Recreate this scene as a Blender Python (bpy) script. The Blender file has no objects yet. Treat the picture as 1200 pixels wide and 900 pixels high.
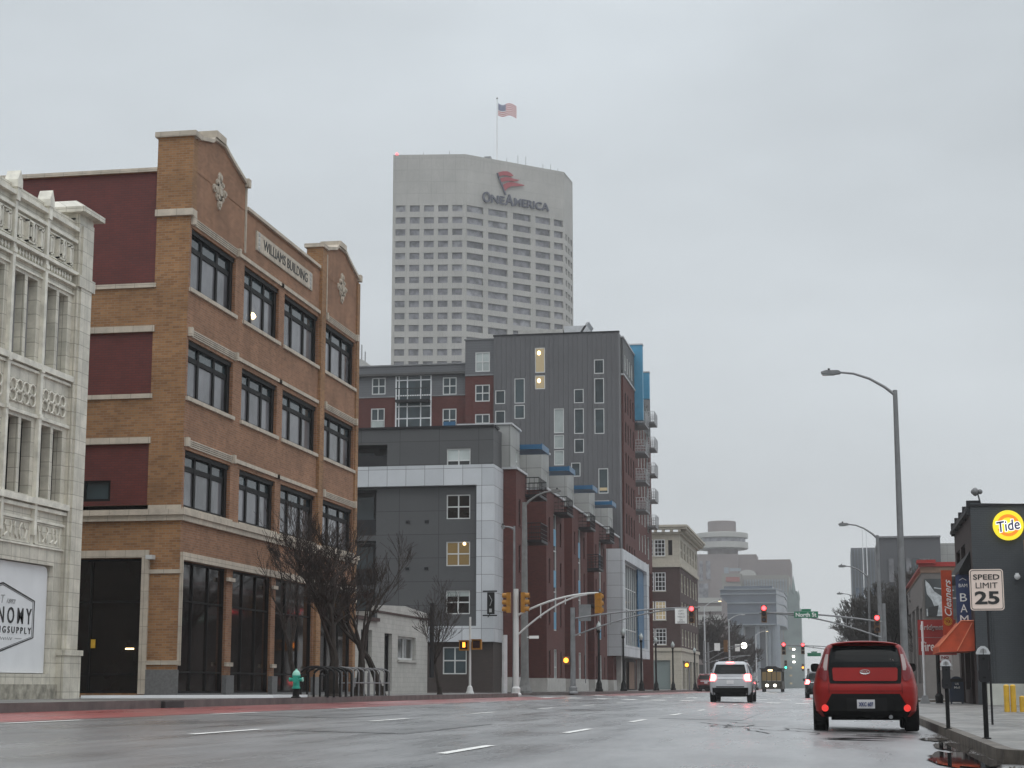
import bpy, bmesh, math, random
from mathutils import Vector, Matrix
R = math.radians
scene = bpy.context.scene
COL = scene.collection

# ------------------------------------------------------------------ camera
# street runs along +Y, X is lateral (right kerb about X = 1.65), the eye is low above the road
EYE = Vector((0, 0, 0.8))
FPX = 2080.0                                   # focal length in pixels of a 1200 px wide picture
TH = math.atan(355 / FPX)                      # pitch up
PS = math.atan(385 * math.cos(TH) / FPX)       # yaw to the left of the street
cam_d = bpy.data.cameras.new('camera')
cam = bpy.data.objects.new('camera', cam_d)
COL.objects.link(cam)
cam.location = EYE
cam.rotation_euler = (math.pi / 2 + TH, 0, PS)
cam_d.sensor_width = 36.0
cam_d.lens = 36.0 * FPX / 1200.0
cam_d.clip_start = 0.3
cam_d.clip_end = 6000
scene.camera = cam
scene.render.resolution_x = 1024
scene.render.resolution_y = 768

# ------------------------------------------------------------------ sky and sun
SUN_EL, SUN_AZ = R(58), R(150)
world = bpy.data.worlds.new('World')
scene.world = world
world.use_nodes = True
wn, wl = world.node_tree.nodes, world.node_tree.links
wn.clear()
w_out = wn.new('ShaderNodeOutputWorld')
w_bg = wn.new('ShaderNodeBackground')
w_sky = wn.new('ShaderNodeTexSky'); w_sky.sky_type = 'NISHITA'; w_sky.sun_disc = False
w_sky.sun_elevation = SUN_EL; w_sky.sun_rotation = SUN_AZ
w_tc = wn.new('ShaderNodeTexCoord')
w_sep = wn.new('ShaderNodeSeparateXYZ')
wl.new(w_tc.outputs['Generated'], w_sep.inputs[0])
w_ramp = wn.new('ShaderNodeValToRGB')           # overcast: dull at the horizon, bright overhead
e = w_ramp.color_ramp.elements
e[0].position = 0.0; e[0].color = (5.95, 6.22, 6.36, 1)
e[1].position = 0.36; e[1].color = (6.4, 6.95, 7.35, 1)
for p, c in ((0.12, (5.95, 6.35, 6.6, 1)), (0.6, (11.5, 12.1, 12.6, 1)), (1.0, (18.5, 19.2, 19.8, 1))):
    n = e.new(p); n.color = c
wl.new(w_sep.outputs['Z'], w_ramp.inputs[0])
w_noise = wn.new('ShaderNodeTexNoise'); w_noise.inputs['Scale'].default_value = 3.1
w_noise.inputs['Detail'].default_value = 4
w_map = wn.new('ShaderNodeMapping'); w_map.inputs['Scale'].default_value = (1, 1, 2.6)
wl.new(w_tc.outputs['Generated'], w_map.inputs[0]); wl.new(w_map.outputs[0], w_noise.inputs['Vector'])
w_mr = wn.new('ShaderNodeMapRange'); w_mr.inputs[1].default_value = .25; w_mr.inputs[2].default_value = .75
w_mr.inputs[3].default_value = .84; w_mr.inputs[4].default_value = 1.13
wl.new(w_noise.outputs['Fac'], w_mr.inputs[0])
w_mul = wn.new('ShaderNodeVectorMath'); w_mul.operation = 'SCALE'
wl.new(w_ramp.outputs['Color'], w_mul.inputs[0]); wl.new(w_mr.outputs[0], w_mul.inputs['Scale'])
w_mix = wn.new('ShaderNodeMix'); w_mix.data_type = 'RGBA'
w_mix.inputs['Factor'].default_value = 0.96
wl.new(w_sky.outputs['Color'], w_mix.inputs['A']); wl.new(w_mul.outputs['Vector'], w_mix.inputs['B'])
wl.new(w_mix.outputs['Result'], w_bg.inputs['Color'])
w_bg.inputs['Strength'].default_value = 0.1
wl.new(w_bg.outputs[0], w_out.inputs['Surface'])

sun_d = bpy.data.lights.new('sun', 'SUN')
sun_d.energy = 0.5; sun_d.angle = R(40); sun_d.color = (1, 0.97, 0.93)
sun = bpy.data.objects.new('sun', sun_d); COL.objects.link(sun)
sun.rotation_euler = (math.pi / 2 - SUN_EL, 0, R(25))      # from behind the camera, over the right shoulder

vs = scene.view_settings
vs.view_transform = 'Standard'; vs.look = 'None'; vs.gamma = 1; vs.exposure = 0
vs.use_curve_mapping = False
scene.render.engine = 'CYCLES'
scene.cycles.volume_bounces = 1
scene.cycles.max_bounces = 6

# ------------------------------------------------------------------ survey helper
# the sight line of a point measured in the photograph; met with a real facade plane it gives metres
FW = Vector((-math.sin(PS) * math.cos(TH), math.cos(PS) * math.cos(TH), math.sin(TH)))
RT = Vector((math.cos(PS), math.sin(PS), 0))
UP = RT.cross(FW)
def ray(u, v): return FW + RT * ((u - 600) / FPX) - UP * ((v - 450) / FPX)
def onX(u, v, x): d = ray(u, v); return EYE + d * (x / d.x)
def onY(u, v, y): d = ray(u, v); return EYE + d * (y / d.y)
def onP(u, v, P, n):
    d = ray(u, v); t = (Vector(P) - EYE).dot(n) / d.dot(n); return EYE + d * t

# ------------------------------------------------------------------ mesh helpers
class MB:
    def __init__(s): s.v = []; s.f = []
    def add(s, vs_, fs):
        o = len(s.v); s.v += [tuple(p) for p in vs_]; s.f += [tuple(i + o for i in f) for f in fs]; return s
    def box(s, x0, x1, y0, y1, z0, z1):
        return s.add([(x0, y0, z0), (x1, y0, z0), (x1, y1, z0), (x0, y1, z0), (x0, y0, z1), (x1, y0, z1), (x1, y1, z1), (x0, y1, z1)],
                     [(0, 3, 2, 1), (4, 5, 6, 7), (0, 1, 5, 4), (1, 2, 6, 5), (2, 3, 7, 6), (3, 0, 4, 7)])
    def poly(s, pts): return s.add(pts, [tuple(range(len(pts)))])
    def prism(s, pts, d):                       # polygon extruded by vector d
        n = len(pts); d = Vector(d); P = [Vector(p) for p in pts]
        return s.add(P + [p + d for p in P], [tuple(range(n))[::-1], tuple(range(n, 2 * n))] + [(i, (i + 1) % n, n + (i + 1) % n, n + i) for i in range(n)])
    def tube(s, p0, p1, r0, r1=None, n=8):
        return s.path([p0, p1], [r0, r0 if r1 is None else r1], n)
    def path(s, pts, r, n=8):
        P = [Vector(p) for p in pts]
        if not isinstance(r, (list, tuple)): r = [r] * len(P)
        o = len(s.v)
        for i, p in enumerate(P):
            a = P[max(0, i - 1)]; b = P[min(len(P) - 1, i + 1)]
            t = (b - a).normalized()
            q = Vector((0, 0, 1)) if abs(t.z) < .9 else Vector((1, 0, 0))
            e1 = t.cross(q).normalized(); e2 = t.cross(e1)
            for k in range(n):
                A = 2 * math.pi * k / n
                s.v.append(tuple(p + (e1 * math.cos(A) + e2 * math.sin(A)) * r[i]))
        for i in range(len(P) - 1):
            for k in range(n):
                k2 = (k + 1) % n
                s.f.append((o + i * n + k, o + i * n + k2, o + (i + 1) * n + k2, o + (i + 1) * n + k))
        s.f.append(tuple(o + k for k in range(n))[::-1])
        s.f.append(tuple(o + (len(P) - 1) * n + k for k in range(n)))
        return s
    def lathe(s, c, prof, n=16, axis='z'):      # prof = [(r, h)]
        o = len(s.v); c = Vector(c)
        for r, h in prof:
            r = max(r, 1e-4)
            for k in range(n):
                A = 2 * math.pi * k / n; a, b = r * math.cos(A), r * math.sin(A)
                p = {'z': (a, b, h), 'x': (h, a, b), 'y': (a, h, b)}[axis]
                s.v.append(tuple(c + Vector(p)))
        m = len(prof)
        for i in range(m - 1):
            for k in range(n):
                k2 = (k + 1) % n
                s.f.append((o + i * n + k, o + i * n + k2, o + (i + 1) * n + k2, o + (i + 1) * n + k))
        s.f.append(tuple(o + k for k in range(n))[::-1]); s.f.append(tuple(o + (m - 1) * n + k for k in range(n)))
        return s
    def ball(s, c, r, n=12, sz=1.0):
        pr = [(r * math.sin(math.pi * i / 8), -r * sz * math.cos(math.pi * i / 8)) for i in range(9)]
        return s.lathe(c, pr, n)
    def build(s, name, mat, parent=None, at=None, smooth=False, norm=True):
        off = Vector((0, 0, 0)); o_ = parent
        while o_ is not None: off += Vector(o_.location); o_ = o_.parent
        if at is not None: off += Vector(at)
        me = bpy.data.meshes.new(name)
        me.from_pydata([(x - off.x, y - off.y, z - off.z) for x, y, z in s.v], [], s.f)
        if norm:
            bm = bmesh.new(); bm.from_mesh(me); bmesh.ops.recalc_face_normals(bm, faces=bm.faces); bm.to_mesh(me); bm.free()
        me.materials.append(mat)
        if smooth:
            for p in me.polygons: p.use_smooth = True
        ob = bpy.data.objects.new(name, me); COL.objects.link(ob)
        if parent is not None: ob.parent = parent
        if at is not None: ob.location = at
        return ob

def tag(o, label=None, cat=None, group=None, kind=None):
    if label: o['label'] = label
    if cat: o['category'] = cat
    if group: o['group'] = group
    if kind: o['kind'] = kind
    return o
def thing(name, loc, label, cat, group=None):
    o = bpy.data.objects.new(name, None); COL.objects.link(o); o.location = loc
    o.empty_display_size = .3
    return tag(o, label, cat, group)
def structure(name, mb, mat, kind='structure', smooth=False):
    o = mb.build(name, mat, smooth=smooth); o['kind'] = kind; return o
def kids(o): return [c for c in o.children]
def copy_tree(o, parent=None):
    c = o.copy(); COL.objects.link(c); c.parent = parent
    for ch in kids(o): copy_tree(ch, c)
    return c
def place_copy(o, loc, rz, label, group=None):
    c = copy_tree(o); c.location = loc; c.rotation_euler = (0, 0, rz); tag(c, label, None, group); return c

def text_mb(txt, width, height, bold=0.0, shear=0.0, align='CENTER', depth=.01):
    """letters as geometry in the local XZ plane, centred at 0, fitted to width x height; returns verts, faces"""
    cu = bpy.data.curves.new('letters', 'FONT'); cu.body = txt; cu.align_x = 'LEFT'
    cu.extrude = .02; cu.offset = bold; cu.shear = shear; cu.resolution_u = 3
    ob = bpy.data.objects.new('letters', cu); COL.objects.link(ob)
    dg = bpy.context.evaluated_depsgraph_get(); dg.update()
    me = bpy.data.meshes.new_from_object(ob.evaluated_get(dg))
    V = [v.co.copy() for v in me.vertices]; Fc = [tuple(p.vertices) for p in me.polygons]
    bpy.data.objects.remove(ob); bpy.data.curves.remove(cu); bpy.data.meshes.remove(me)
    x0 = min(v.x for v in V); x1 = max(v.x for v in V); y0 = min(v.y for v in V); y1 = max(v.y for v in V)
    out = [((v.x - (x0 + x1) / 2) / (x1 - x0) * width, -v.z / .02 * depth, (v.y - (y0 + y1) / 2) / (y1 - y0) * height) for v in V]
    return out, Fc
def put_text(mb, txt, centre, right, w, h, upv=(0, 0, 1), bold=0, shear=0, depth=.01):
    V, Fc = text_mb(txt, w, h, bold, shear, depth=depth)
    c = Vector(centre); r = Vector(right).normalized(); u = Vector(upv).normalized(); n = r.cross(u)   # n points out to the reader
    mb.add([c + r * x + u * z - n * y for x, y, z in V], Fc)

# ------------------------------------------------------------------ materials
def new_mat(name):
    m = bpy.data.materials.new(name); m.use_nodes = True
    nt = m.node_tree; b = nt.nodes['Principled BSDF']
    return m, nt.nodes, nt.links, b
def mixcol(N, L, fac, a, b_, mode='MIX'):
    x = N.new('ShaderNodeMix'); x.data_type = 'RGBA'; x.blend_type = mode
    for sock, val in (('Factor', fac), ('A', a), ('B', b_)):
        if isinstance(val, (int, float)): x.inputs[sock].default_value = val
        elif isinstance(val, tuple): x.inputs[sock].default_value = (*val, 1) if len(val) == 3 else val
        else: L.new(val, x.inputs[sock])
    return x.outputs['Result']
def noise(N, L, vec, scale, detail=5, rough=.55):
    t = N.new('ShaderNodeTexNoise'); t.inputs['Scale'].default_value = scale
    t.inputs['Detail'].default_value = detail; t.inputs['Roughness'].default_value = rough
    if vec is not None: L.new(vec, t.inputs['Vector'])
    return t.outputs['Fac']
def mrange(N, L, v, a, b_, c, d):
    m = N.new('ShaderNodeMapRange'); L.new(v, m.inputs[0])
    for i, x in enumerate((a, b_, c, d)): m.inputs[i + 1].default_value = x
    return m.outputs[0]
def pos(N, L, scale=(1, 1, 1)):
    g = N.new('ShaderNodeNewGeometry'); m = N.new('ShaderNodeMapping'); m.inputs['Scale'].default_value = scale
    L.new(g.outputs['Position'], m.inputs[0]); return m.outputs[0]
def wallvec(N, L):                                 # (x + y, z) : works on walls along either axis
    g = N.new('ShaderNodeNewGeometry'); s = N.new('ShaderNodeSeparateXYZ'); L.new(g.outputs['Position'], s.inputs[0])
    a = N.new('ShaderNodeMath'); L.new(s.outputs['X'], a.inputs[0]); L.new(s.outputs['Y'], a.inputs[1])
    c = N.new('ShaderNodeCombineXYZ'); L.new(a.outputs[0], c.inputs['X']); L.new(s.outputs['Z'], c.inputs['Y'])
    return c.outputs[0]
def bump(N, L, b, h, strength=.3, dist=.02):
    x = N.new('ShaderNodeBump'); x.inputs['Strength'].default_value = strength; x.inputs['Distance'].default_value = dist
    L.new(h, x.inputs['Height']); L.new(x.outputs[0], b.inputs['Normal'])
def mat(name, c, rough=.6, metal=0, var=.12, scale=1.5, bmp=0, spec=.5, coat=0):
    m, N, L, b = new_mat(name)
    p = pos(N, L)
    n = noise(N, L, p, scale, 6)
    c2 = tuple(x * (1 - var) for x in c); c3 = tuple(min(1, x * (1 + var)) for x in c)
    L.new(mixcol(N, L, mrange(N, L, n, .3, .7, 0, 1), c2, c3), b.inputs['Base Color'])
    b.inputs['Roughness'].default_value = rough; b.inputs['Metallic'].default_value = metal
    b.inputs['Specular IOR Level'].default_value = spec; b.inputs['Coat Weight'].default_value = coat
    if bmp: bump(N, L, b, noise(N, L, p, 40, 4), bmp, .01)
    return m
def brick_mat(name, c1, c2, mortar, bw=.215, bh=.072, ms=.009, off=.5, rough=.85, var=.2, bmp=.35, stain=(.75, 1.12), mscale=.6, streak=0):
    m, N, L, b = new_mat(name)
    v = wallvec(N, L)
    t = N.new('ShaderNodeTexBrick'); L.new(v, t.inputs['Vector'])
    t.inputs['Scale'].default_value = 1; t.inputs['Brick Width'].default_value = bw; t.inputs['Row Height'].default_value = bh
    t.inputs['Mortar Size'].default_value = ms; t.offset = off; t.inputs['Mortar Smooth'].default_value = .3
    t.inputs['Color1'].default_value = (*c1, 1); t.inputs['Color2'].default_value = (*c2, 1); t.inputs['Mortar'].default_value = (*mortar, 1)
    n = noise(N, L, v, mscale, 8, .65)
    k = mrange(N, L, n, .25, .75, stain[0], stain[1])
    s = N.new('ShaderNodeVectorMath'); s.operation = 'SCALE'; L.new(t.outputs['Color'], s.inputs[0]); L.new(k, s.inputs['Scale'])
    col = s.outputs[0]
    if streak:                                    # rain runs down the wall
        mp = N.new('ShaderNodeMapping'); mp.inputs['Scale'].default_value = (2.5, .18, 1); L.new(v, mp.inputs[0])
        q = noise(N, L, mp.outputs[0], 1.3, 5)
        col = mixcol(N, L, mrange(N, L, q, .5, .75, 0, streak), col, tuple(x * .45 for x in c1))
    L.new(col, b.inputs['Base Color']); b.inputs['Roughness'].default_value = rough
    i = N.new('ShaderNodeMath'); i.operation = 'SUBTRACT'; i.inputs[0].default_value = 1; L.new(t.outputs['Fac'], i.inputs[1])
    bump(N, L, b, i.outputs[0], bmp, .012)
    return m
def glass_mat(name, c=(.03, .033, .036), rough=.04, var=.5, spec=.5):
    m, N, L, b = new_mat(name)
    n = noise(N, L, pos(N, L), .45, 3)
    L.new(mixcol(N, L, mrange(N, L, n, .35, .65, 0, 1), tuple(x * (1 - var) for x in c), tuple(x * (1 + var) for x in c)), b.inputs['Base Color'])
    b.inputs['Roughness'].default_value = rough; b.inputs['Specular IOR Level'].default_value = spec
    nn = noise(N, L, pos(N, L), 1.1, 2); bump(N, L, b, nn, .08, .01)
    return m
def emis(name, c, s):
    m, N, L, b = new_mat(name)
    b.inputs['Base Color'].default_value = (*[x * (.12 if s < .5 else .5) for x in c], 1)
    b.inputs['Emission Color'].default_value = (*c, 1); b.inputs['Emission Strength'].default_value = s
    b.inputs['Roughness'].default_value = .3
    return m
M = {}
M['tan_brick'] = brick_mat('tan_brick', (0.3440, 0.1763, 0.0731), (0.2322, 0.1075, 0.0413), (0.2580, 0.1892, 0.1290), stain=(.62, 1.28), streak=.3)
M['pink_brick'] = brick_mat('pink_brick', (.33, .160, .082), (.235, .108, .052), (0.2640, 0.1936, 0.1452), stain=(.62, 1.28), streak=.45)
M['maroon_paint'] = brick_mat('maroon_paint', (.120, .021, .015), (.100, .017, .012), (.070, .018, .018), stain=(.75, 1.25), bmp=.25, rough=.6, mscale=1.1)
M['stone'] = brick_mat('stone', (.56, .49, .40), (.52, .46, .38), (.30, .26, .21), .6, .5, .008, 0, stain=(.7, 1.12), mscale=2.2, streak=.3)
M['terracotta'] = brick_mat('terracotta', (.72, .68, .58), (.62, .59, .50), (.34, .31, .25), .46, .34, .009, .0, rough=.35, stain=(.62, 1.12), mscale=1.9, bmp=.3, streak=.55)
M['terracotta_plain'] = mat('terracotta_plain', (.68, .655, .57), .4, var=.25, scale=3, bmp=.2)
M['worn_base'] = mat('worn_base', (.30, .28, .23), .8, var=.5, scale=5, bmp=.4)
M['granite'] = mat('granite', (0.1500, 0.1500, 0.1500), .7, var=.2, scale=14, bmp=.2)
M['black_frame'] = mat('black_frame', (.008, .008, .008), .6, spec=.2)
M['dark_glass'] = glass_mat('dark_glass', (.018, .018, .018))
M['store_glass'] = glass_mat('store_glass', (.013, .010, .009), .06, spec=.35)
M['pale_glass'] = glass_mat('pale_glass', (.14, .14, .15), .08, .4)  # sky reflection is mixed into this lighter glass colour
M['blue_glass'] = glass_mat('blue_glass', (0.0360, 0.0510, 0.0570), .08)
M['white_glass'] = glass_mat('white_glass', (.38, .42, .41), .1, .2)
M['interior_lit'] = emis('interior_lit', (.62, .50, .30), .44)
M['interior_dim'] = emis('interior_dim', (.55, .38, .15), .18)
M['lamp_warm'] = emis('lamp_warm', (1, .72, .35), 5)
M['lamp_white'] = emis('lamp_white', (1, .96, .85), 7)
M['white_paint'] = mat('white_paint', (.72, .73, .74), .5, var=.06)
M['white_frame'] = mat('white_frame', (.55, .56, .55), .45, var=.05)
M['black_ink'] = mat('black_ink', (.02, .02, .02), .6)
M['grey_ink'] = mat('grey_ink', (.28, .28, .28), .6)
M['grey_panel'] = brick_mat('grey_panel', (0.0735, 0.0749, 0.0770), (0.0686, 0.0700, 0.0728), (0.0315, 0.0315, 0.0329), 2.3, 1.33, .018, 0, rough=.6, stain=(.9, 1.08), bmp=.2)
M['light_panel'] = brick_mat('light_panel', (0.3240, 0.3285, 0.3150), (0.3060, 0.3105, 0.3015), (0.1440, 0.1440, 0.1440), 2.0, 1.33, .02, 0, rough=.6, stain=(.88, 1.08), bmp=.2)
M['silver_panel'] = brick_mat('silver_panel', (.54, .56, .58), (.44, .46, .48), (.16, .16, .17), 1.1, 1.0, .016, 0, rough=.42, stain=(.9, 1.08), bmp=.2)
M['clapboard'] = brick_mat('clapboard', (0.1131, 0.1170, 0.1248), (0.1076, 0.1115, 0.1193), (0.0663, 0.0686, 0.0741), 8, .22, .012, .3, rough=.6, stain=(.93, 1.06), bmp=.4)
M['ribbed_grey'] = mat('ribbed_grey', (0.1053, 0.1053, 0.1108), .5, var=.08, scale=.3)
M['red_brick'] = brick_mat('red_brick', (.100, .024, .018), (.074, .018, .014), (.085, .035, .03), stain=(.85, 1.15))
M['brown_brick'] = brick_mat('brown_brick', (0.0496, 0.0368, 0.0320), (0.0416, 0.0304, 0.0264), (0.0360, 0.0288, 0.0256), stain=(.85, 1.1))
M['dark_brick'] = brick_mat('dark_brick', (0.0663, 0.0328, 0.0281), (0.0515, 0.0250, 0.0218), (0.0546, 0.0390, 0.0351), stain=(.85, 1.12))
M['blackish_brick'] = brick_mat('blackish_brick', (.036, .020, .017), (.028, .016, .014), (.03, .022, .02), stain=(.8, 1.15))  # darker version of the dark brick, nearly black-brown
M['cream'] = brick_mat('cream', (0.4600, 0.4232, 0.3496), (0.4324, 0.3956, 0.3312), (0.3128, 0.2852, 0.2392), .9, .45, .012, .5, stain=(.8, 1.08), mscale=1.2)
M['white_brick'] = brick_mat('white_brick', (.47, .46, .43), (.44, .43, .40), (.36, .35, .33), .4, .2, .01, .5, stain=(.8, 1.08), mscale=1.4, streak=.2)
M['blue_metal'] = mat('blue_metal', (.012, .095, .20), .4, var=.1)
M['sky_blue'] = mat('sky_blue', (.06, .26, .42), .45, var=.1)
M['dark_metal'] = mat('dark_metal', (.02, .02, .022), .5, metal=.2, spec=.3)
M['galv'] = mat('galv', (0.1920, 0.1960, 0.2000), .5, metal=.35, var=.18, scale=3)
M['galv_light'] = mat('galv_light', (.50, .51, .52), .45, metal=.2, var=.1, scale=3)
M['concrete_pole'] = mat('concrete_pole', (0.1600, 0.1600, 0.1560), .75, var=.2, scale=4, bmp=.2)
M['pale_concrete'] = mat('pale_concrete', (.42, .41, .39), .75, var=.15, scale=2, bmp=.2)
M['tower_concrete'] = brick_mat('tower_concrete', (.40, .39, .365), (.385, .375, .35), (.33, .32, .30), 4.2, 3.75, .10, 0, stain=(.78, 1.1), mscale=.08, bmp=0, streak=.35)
M['tower_glass'] = glass_mat('tower_glass', (.17, .17, .19), .15)  # lightened: distance haze and sky reflection are in the colour
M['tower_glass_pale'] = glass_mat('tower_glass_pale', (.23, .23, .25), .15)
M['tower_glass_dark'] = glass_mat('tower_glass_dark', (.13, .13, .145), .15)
M['brown_concrete'] = mat('brown_concrete', (.18, .15, .145), .8, var=.15, scale=.04)  # lightened so the round tower carries distance haze in its colour
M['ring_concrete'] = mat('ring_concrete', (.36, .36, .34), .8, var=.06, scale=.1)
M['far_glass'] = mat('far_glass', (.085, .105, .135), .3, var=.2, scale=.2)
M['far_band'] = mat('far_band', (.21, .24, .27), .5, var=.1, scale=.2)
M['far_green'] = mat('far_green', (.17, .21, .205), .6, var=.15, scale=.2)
M['navy_letter'] = mat('navy_letter', (.05, .055, .085), .5)
M['red_logo'] = mat('red_logo', (.30, .025, .035), .5)
M['teal_paint'] = mat('teal_paint', (.01, .30, .22), .4, var=.1, scale=8)
M['teal_light'] = mat('teal_light', (.30, .62, .52), .5, var=.1)
M['signal_yellow'] = mat('signal_yellow', (.34, .15, .010), .55, var=.15, scale=8)
M['signal_brown'] = mat('signal_brown', (.16, .08, .03), .5)
M['lens_off'] = mat('lens_off', (.03, .01, .01), .2)
M['lens_red'] = emis('lens_red', (1, .05, .06), 7)
M['lens_amber'] = emis('lens_amber', (1, .30, .03), 5)
M['lens_green'] = emis('lens_green', (.05, .95, .55), 4)
M['brake_red'] = emis('brake_red', (1, .10, .10), 12)
M['road_white'] = mat('road_white', (.80, .80, .77), .4, var=.25, scale=12)
M['sign_green'] = mat('sign_green', (.01, .16, .08), .4)
M['sign_white'] = mat('sign_white', (.80, .80, .78), .4, var=.03)
M['speed_face'] = mat('speed_face', (.80, .66, .58), .4, var=.03)
M['orange'] = mat('orange', (.42, .052, .012), .7, var=.25, scale=2.5, bmp=.2)
M['orange_light'] = mat('orange_light', (.62, .18, .09), .6)
M['red_sign'] = mat('red_sign', (.30, .022, .018), .45)
M['navy'] = mat('navy', (.018, .035, .11), .5)
M['mail_blue'] = mat('mail_blue', (.008, .02, .05), .35)
M['slate_paint'] = brick_mat('slate_paint', (0.0512, 0.0584, 0.0656), (0.0464, 0.0536, 0.0608), (0.0368, 0.0424, 0.0480), stain=(.85, 1.12), bmp=.5, rough=.55)
M['pale_wall'] = mat('pale_wall', (.50, .51, .46), .7, var=.1, scale=2)
M['bollard_yellow'] = mat('bollard_yellow', (.60, .36, .03), .5, var=.15, scale=6)
M['tide_yellow'] = emis('tide_yellow', (1, .82, .03), .75)
M['tide_orange'] = emis('tide_orange', (1, .30, .02), .7)
M['tide_white'] = emis('tide_white', (1, 1, 1), .9)
M['tide_navy'] = mat('tide_navy', (.02, .035, .12), .5)
M['bus_paint'] = mat('bus_paint', (0.0270, 0.0210, 0.0132), .5)
M['bark'] = mat('bark', (.024, .018, .014), .9, var=.3, scale=8, bmp=.4)
M['twig'] = mat('twig', (.030, .021, .017), .9, var=.3, scale=3)
M['grey_wood'] = mat('grey_wood', (.055, .05, .045), .9, var=.3, scale=3)
M['leafy'] = mat('leafy', (.02, .022, .012), .8, var=.4, scale=3)
M['tan_wall'] = mat('tan_wall', (.17, .155, .145), .8, var=.1, scale=1.5, bmp=.1)
M['brownish'] = mat('brownish', (.22, .14, .10), .8, var=.2)
M['wood_red'] = mat('wood_red', (.22, .03, .025), .6)

def road_mat(name, base, dark, rough_lo, rough_hi, tint=None, wear=0):
    m, N, L, b = new_mat(name)
    p = pos(N, L); ps_ = pos(N, L, (1.1, .09, 1))          # streaks along the lanes
    n1 = noise(N, L, ps_, 1.0, 6, .6); n2 = noise(N, L, p, 24, 6, .7); n3 = noise(N, L, p, .35, 5)
    c = mixcol(N, L, mrange(N, L, n1, .35, .65, 0, 1), dark, base)
    if wear: c = mixcol(N, L, mrange(N, L, noise(N, L, pos(N, L, (3, .35, 1)), 1.0, 7, .7), .50, .62, 0, wear), c, (.075, .07, .07))
    c = mixcol(N, L, mrange(N, L, n2, .35, .8, 0, .5), c, tuple(x * 1.7 for x in base))
    L.new(c, b.inputs['Base Color'])
    a = N.new('ShaderNodeMath'); a.operation = 'ADD'
    L.new(mrange(N, L, n1, .32, .68, 0, .6), a.inputs[0]); L.new(mrange(N, L, n3, .3, .7, 0, .4), a.inputs[1])
    L.new(mrange(N, L, a.outputs[0], 0, 1, rough_lo, rough_hi), b.inputs['Roughness'])
    b.inputs['Specular IOR Level'].default_value = .8
    L.new(mrange(N, L, noise(N, L, pos(N, L, (.55, .12, 1)), 1.0, 7, .65), .38, .62, .45, 1.0), b.inputs['Coat Weight']); L.new(mrange(N, L, noise(N, L, pos(N, L, (.9, .10, 1)), 1.7, 6, .6), .35, .65, .26, .58), b.inputs['Coat Roughness']); b.inputs['Coat IOR'].default_value = 2.0
    nb = noise(N, L, p, 60, 3, .6)
    x = N.new('ShaderNodeBump'); x.inputs['Distance'].default_value = .006; x.inputs['Strength'].default_value = .35
    L.new(nb, x.inputs['Height']); L.new(x.outputs[0], b.inputs['Normal'])
    return m
M['asphalt'] = road_mat('asphalt', (.110, .110, .112), (.055, .055, .058), .14, .50)
M['patch'] = road_mat('patch', (.075, .075, .078), (.05, .05, .052), .2, .5)
M['tar'] = mat('tar', (.02, .02, .02), .3)
M['bus_red'] = road_mat('bus_red', (.29, .019, .017), (.19, .013, .012), .2, .45, wear=.7)
M['ground'] = mat('ground', (.07, .07, .068), .8, var=.2, scale=.1)
def pave_mat(name, c, rough, sz=1.5):
    m, N, L, b = new_mat(name)
    p = pos(N, L)
    t = N.new('ShaderNodeTexBrick'); L.new(p, t.inputs['Vector']); t.offset = 0
    t.inputs['Scale'].default_value = 1; t.inputs['Brick Width'].default_value = sz; t.inputs['Row Height'].default_value = sz
    t.inputs['Mortar Size'].default_value = .012
    t.inputs['Color1'].default_value = (*c, 1); t.inputs['Color2'].default_value = (*[x * .88 for x in c], 1); t.inputs['Mortar'].default_value = (*[x * .35 for x in c], 1)
    n = noise(N, L, pos(N, L, (1.2, .45, 1)), 1.0, 10, .75); k = mrange(N, L, n, .36, .64, .42, 1.25)
    s = N.new('ShaderNodeVectorMath'); s.operation = 'SCALE'; L.new(t.outputs['Color'], s.inputs[0]); L.new(k, s.inputs['Scale'])
    L.new(s.outputs[0], b.inputs['Base Color'])
    L.new(mrange(N, L, noise(N, L, p, .7, 5), .35, .65, rough - .22, rough + .15), b.inputs['Roughness'])
    bump(N, L, b, noise(N, L, p, 35, 4), .3, .01)
    return m
M['sidewalk'] = pave_mat('sidewalk', (.20, .195, .185), .5)
M['kerb'] = mat('kerb', (.085, .072, .058), .6, var=.6, scale=3.5, bmp=.6)
M['kerb_red'] = mat('kerb_red', (.10, .085, .08), .6, var=.4, scale=2.5, bmp=.4)
m_, N_, L_, b_ = new_mat('puddle'); b_.inputs['Base Color'].default_value = (.012, .012, .012, 1); b_.inputs['Roughness'].default_value = .02
b_.inputs['IOR'].default_value = 1.34; M['puddle'] = m_
M['debris'] = mat('debris', (.035, .025, .018), .7, var=.5, scale=15, bmp=.5)

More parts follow.
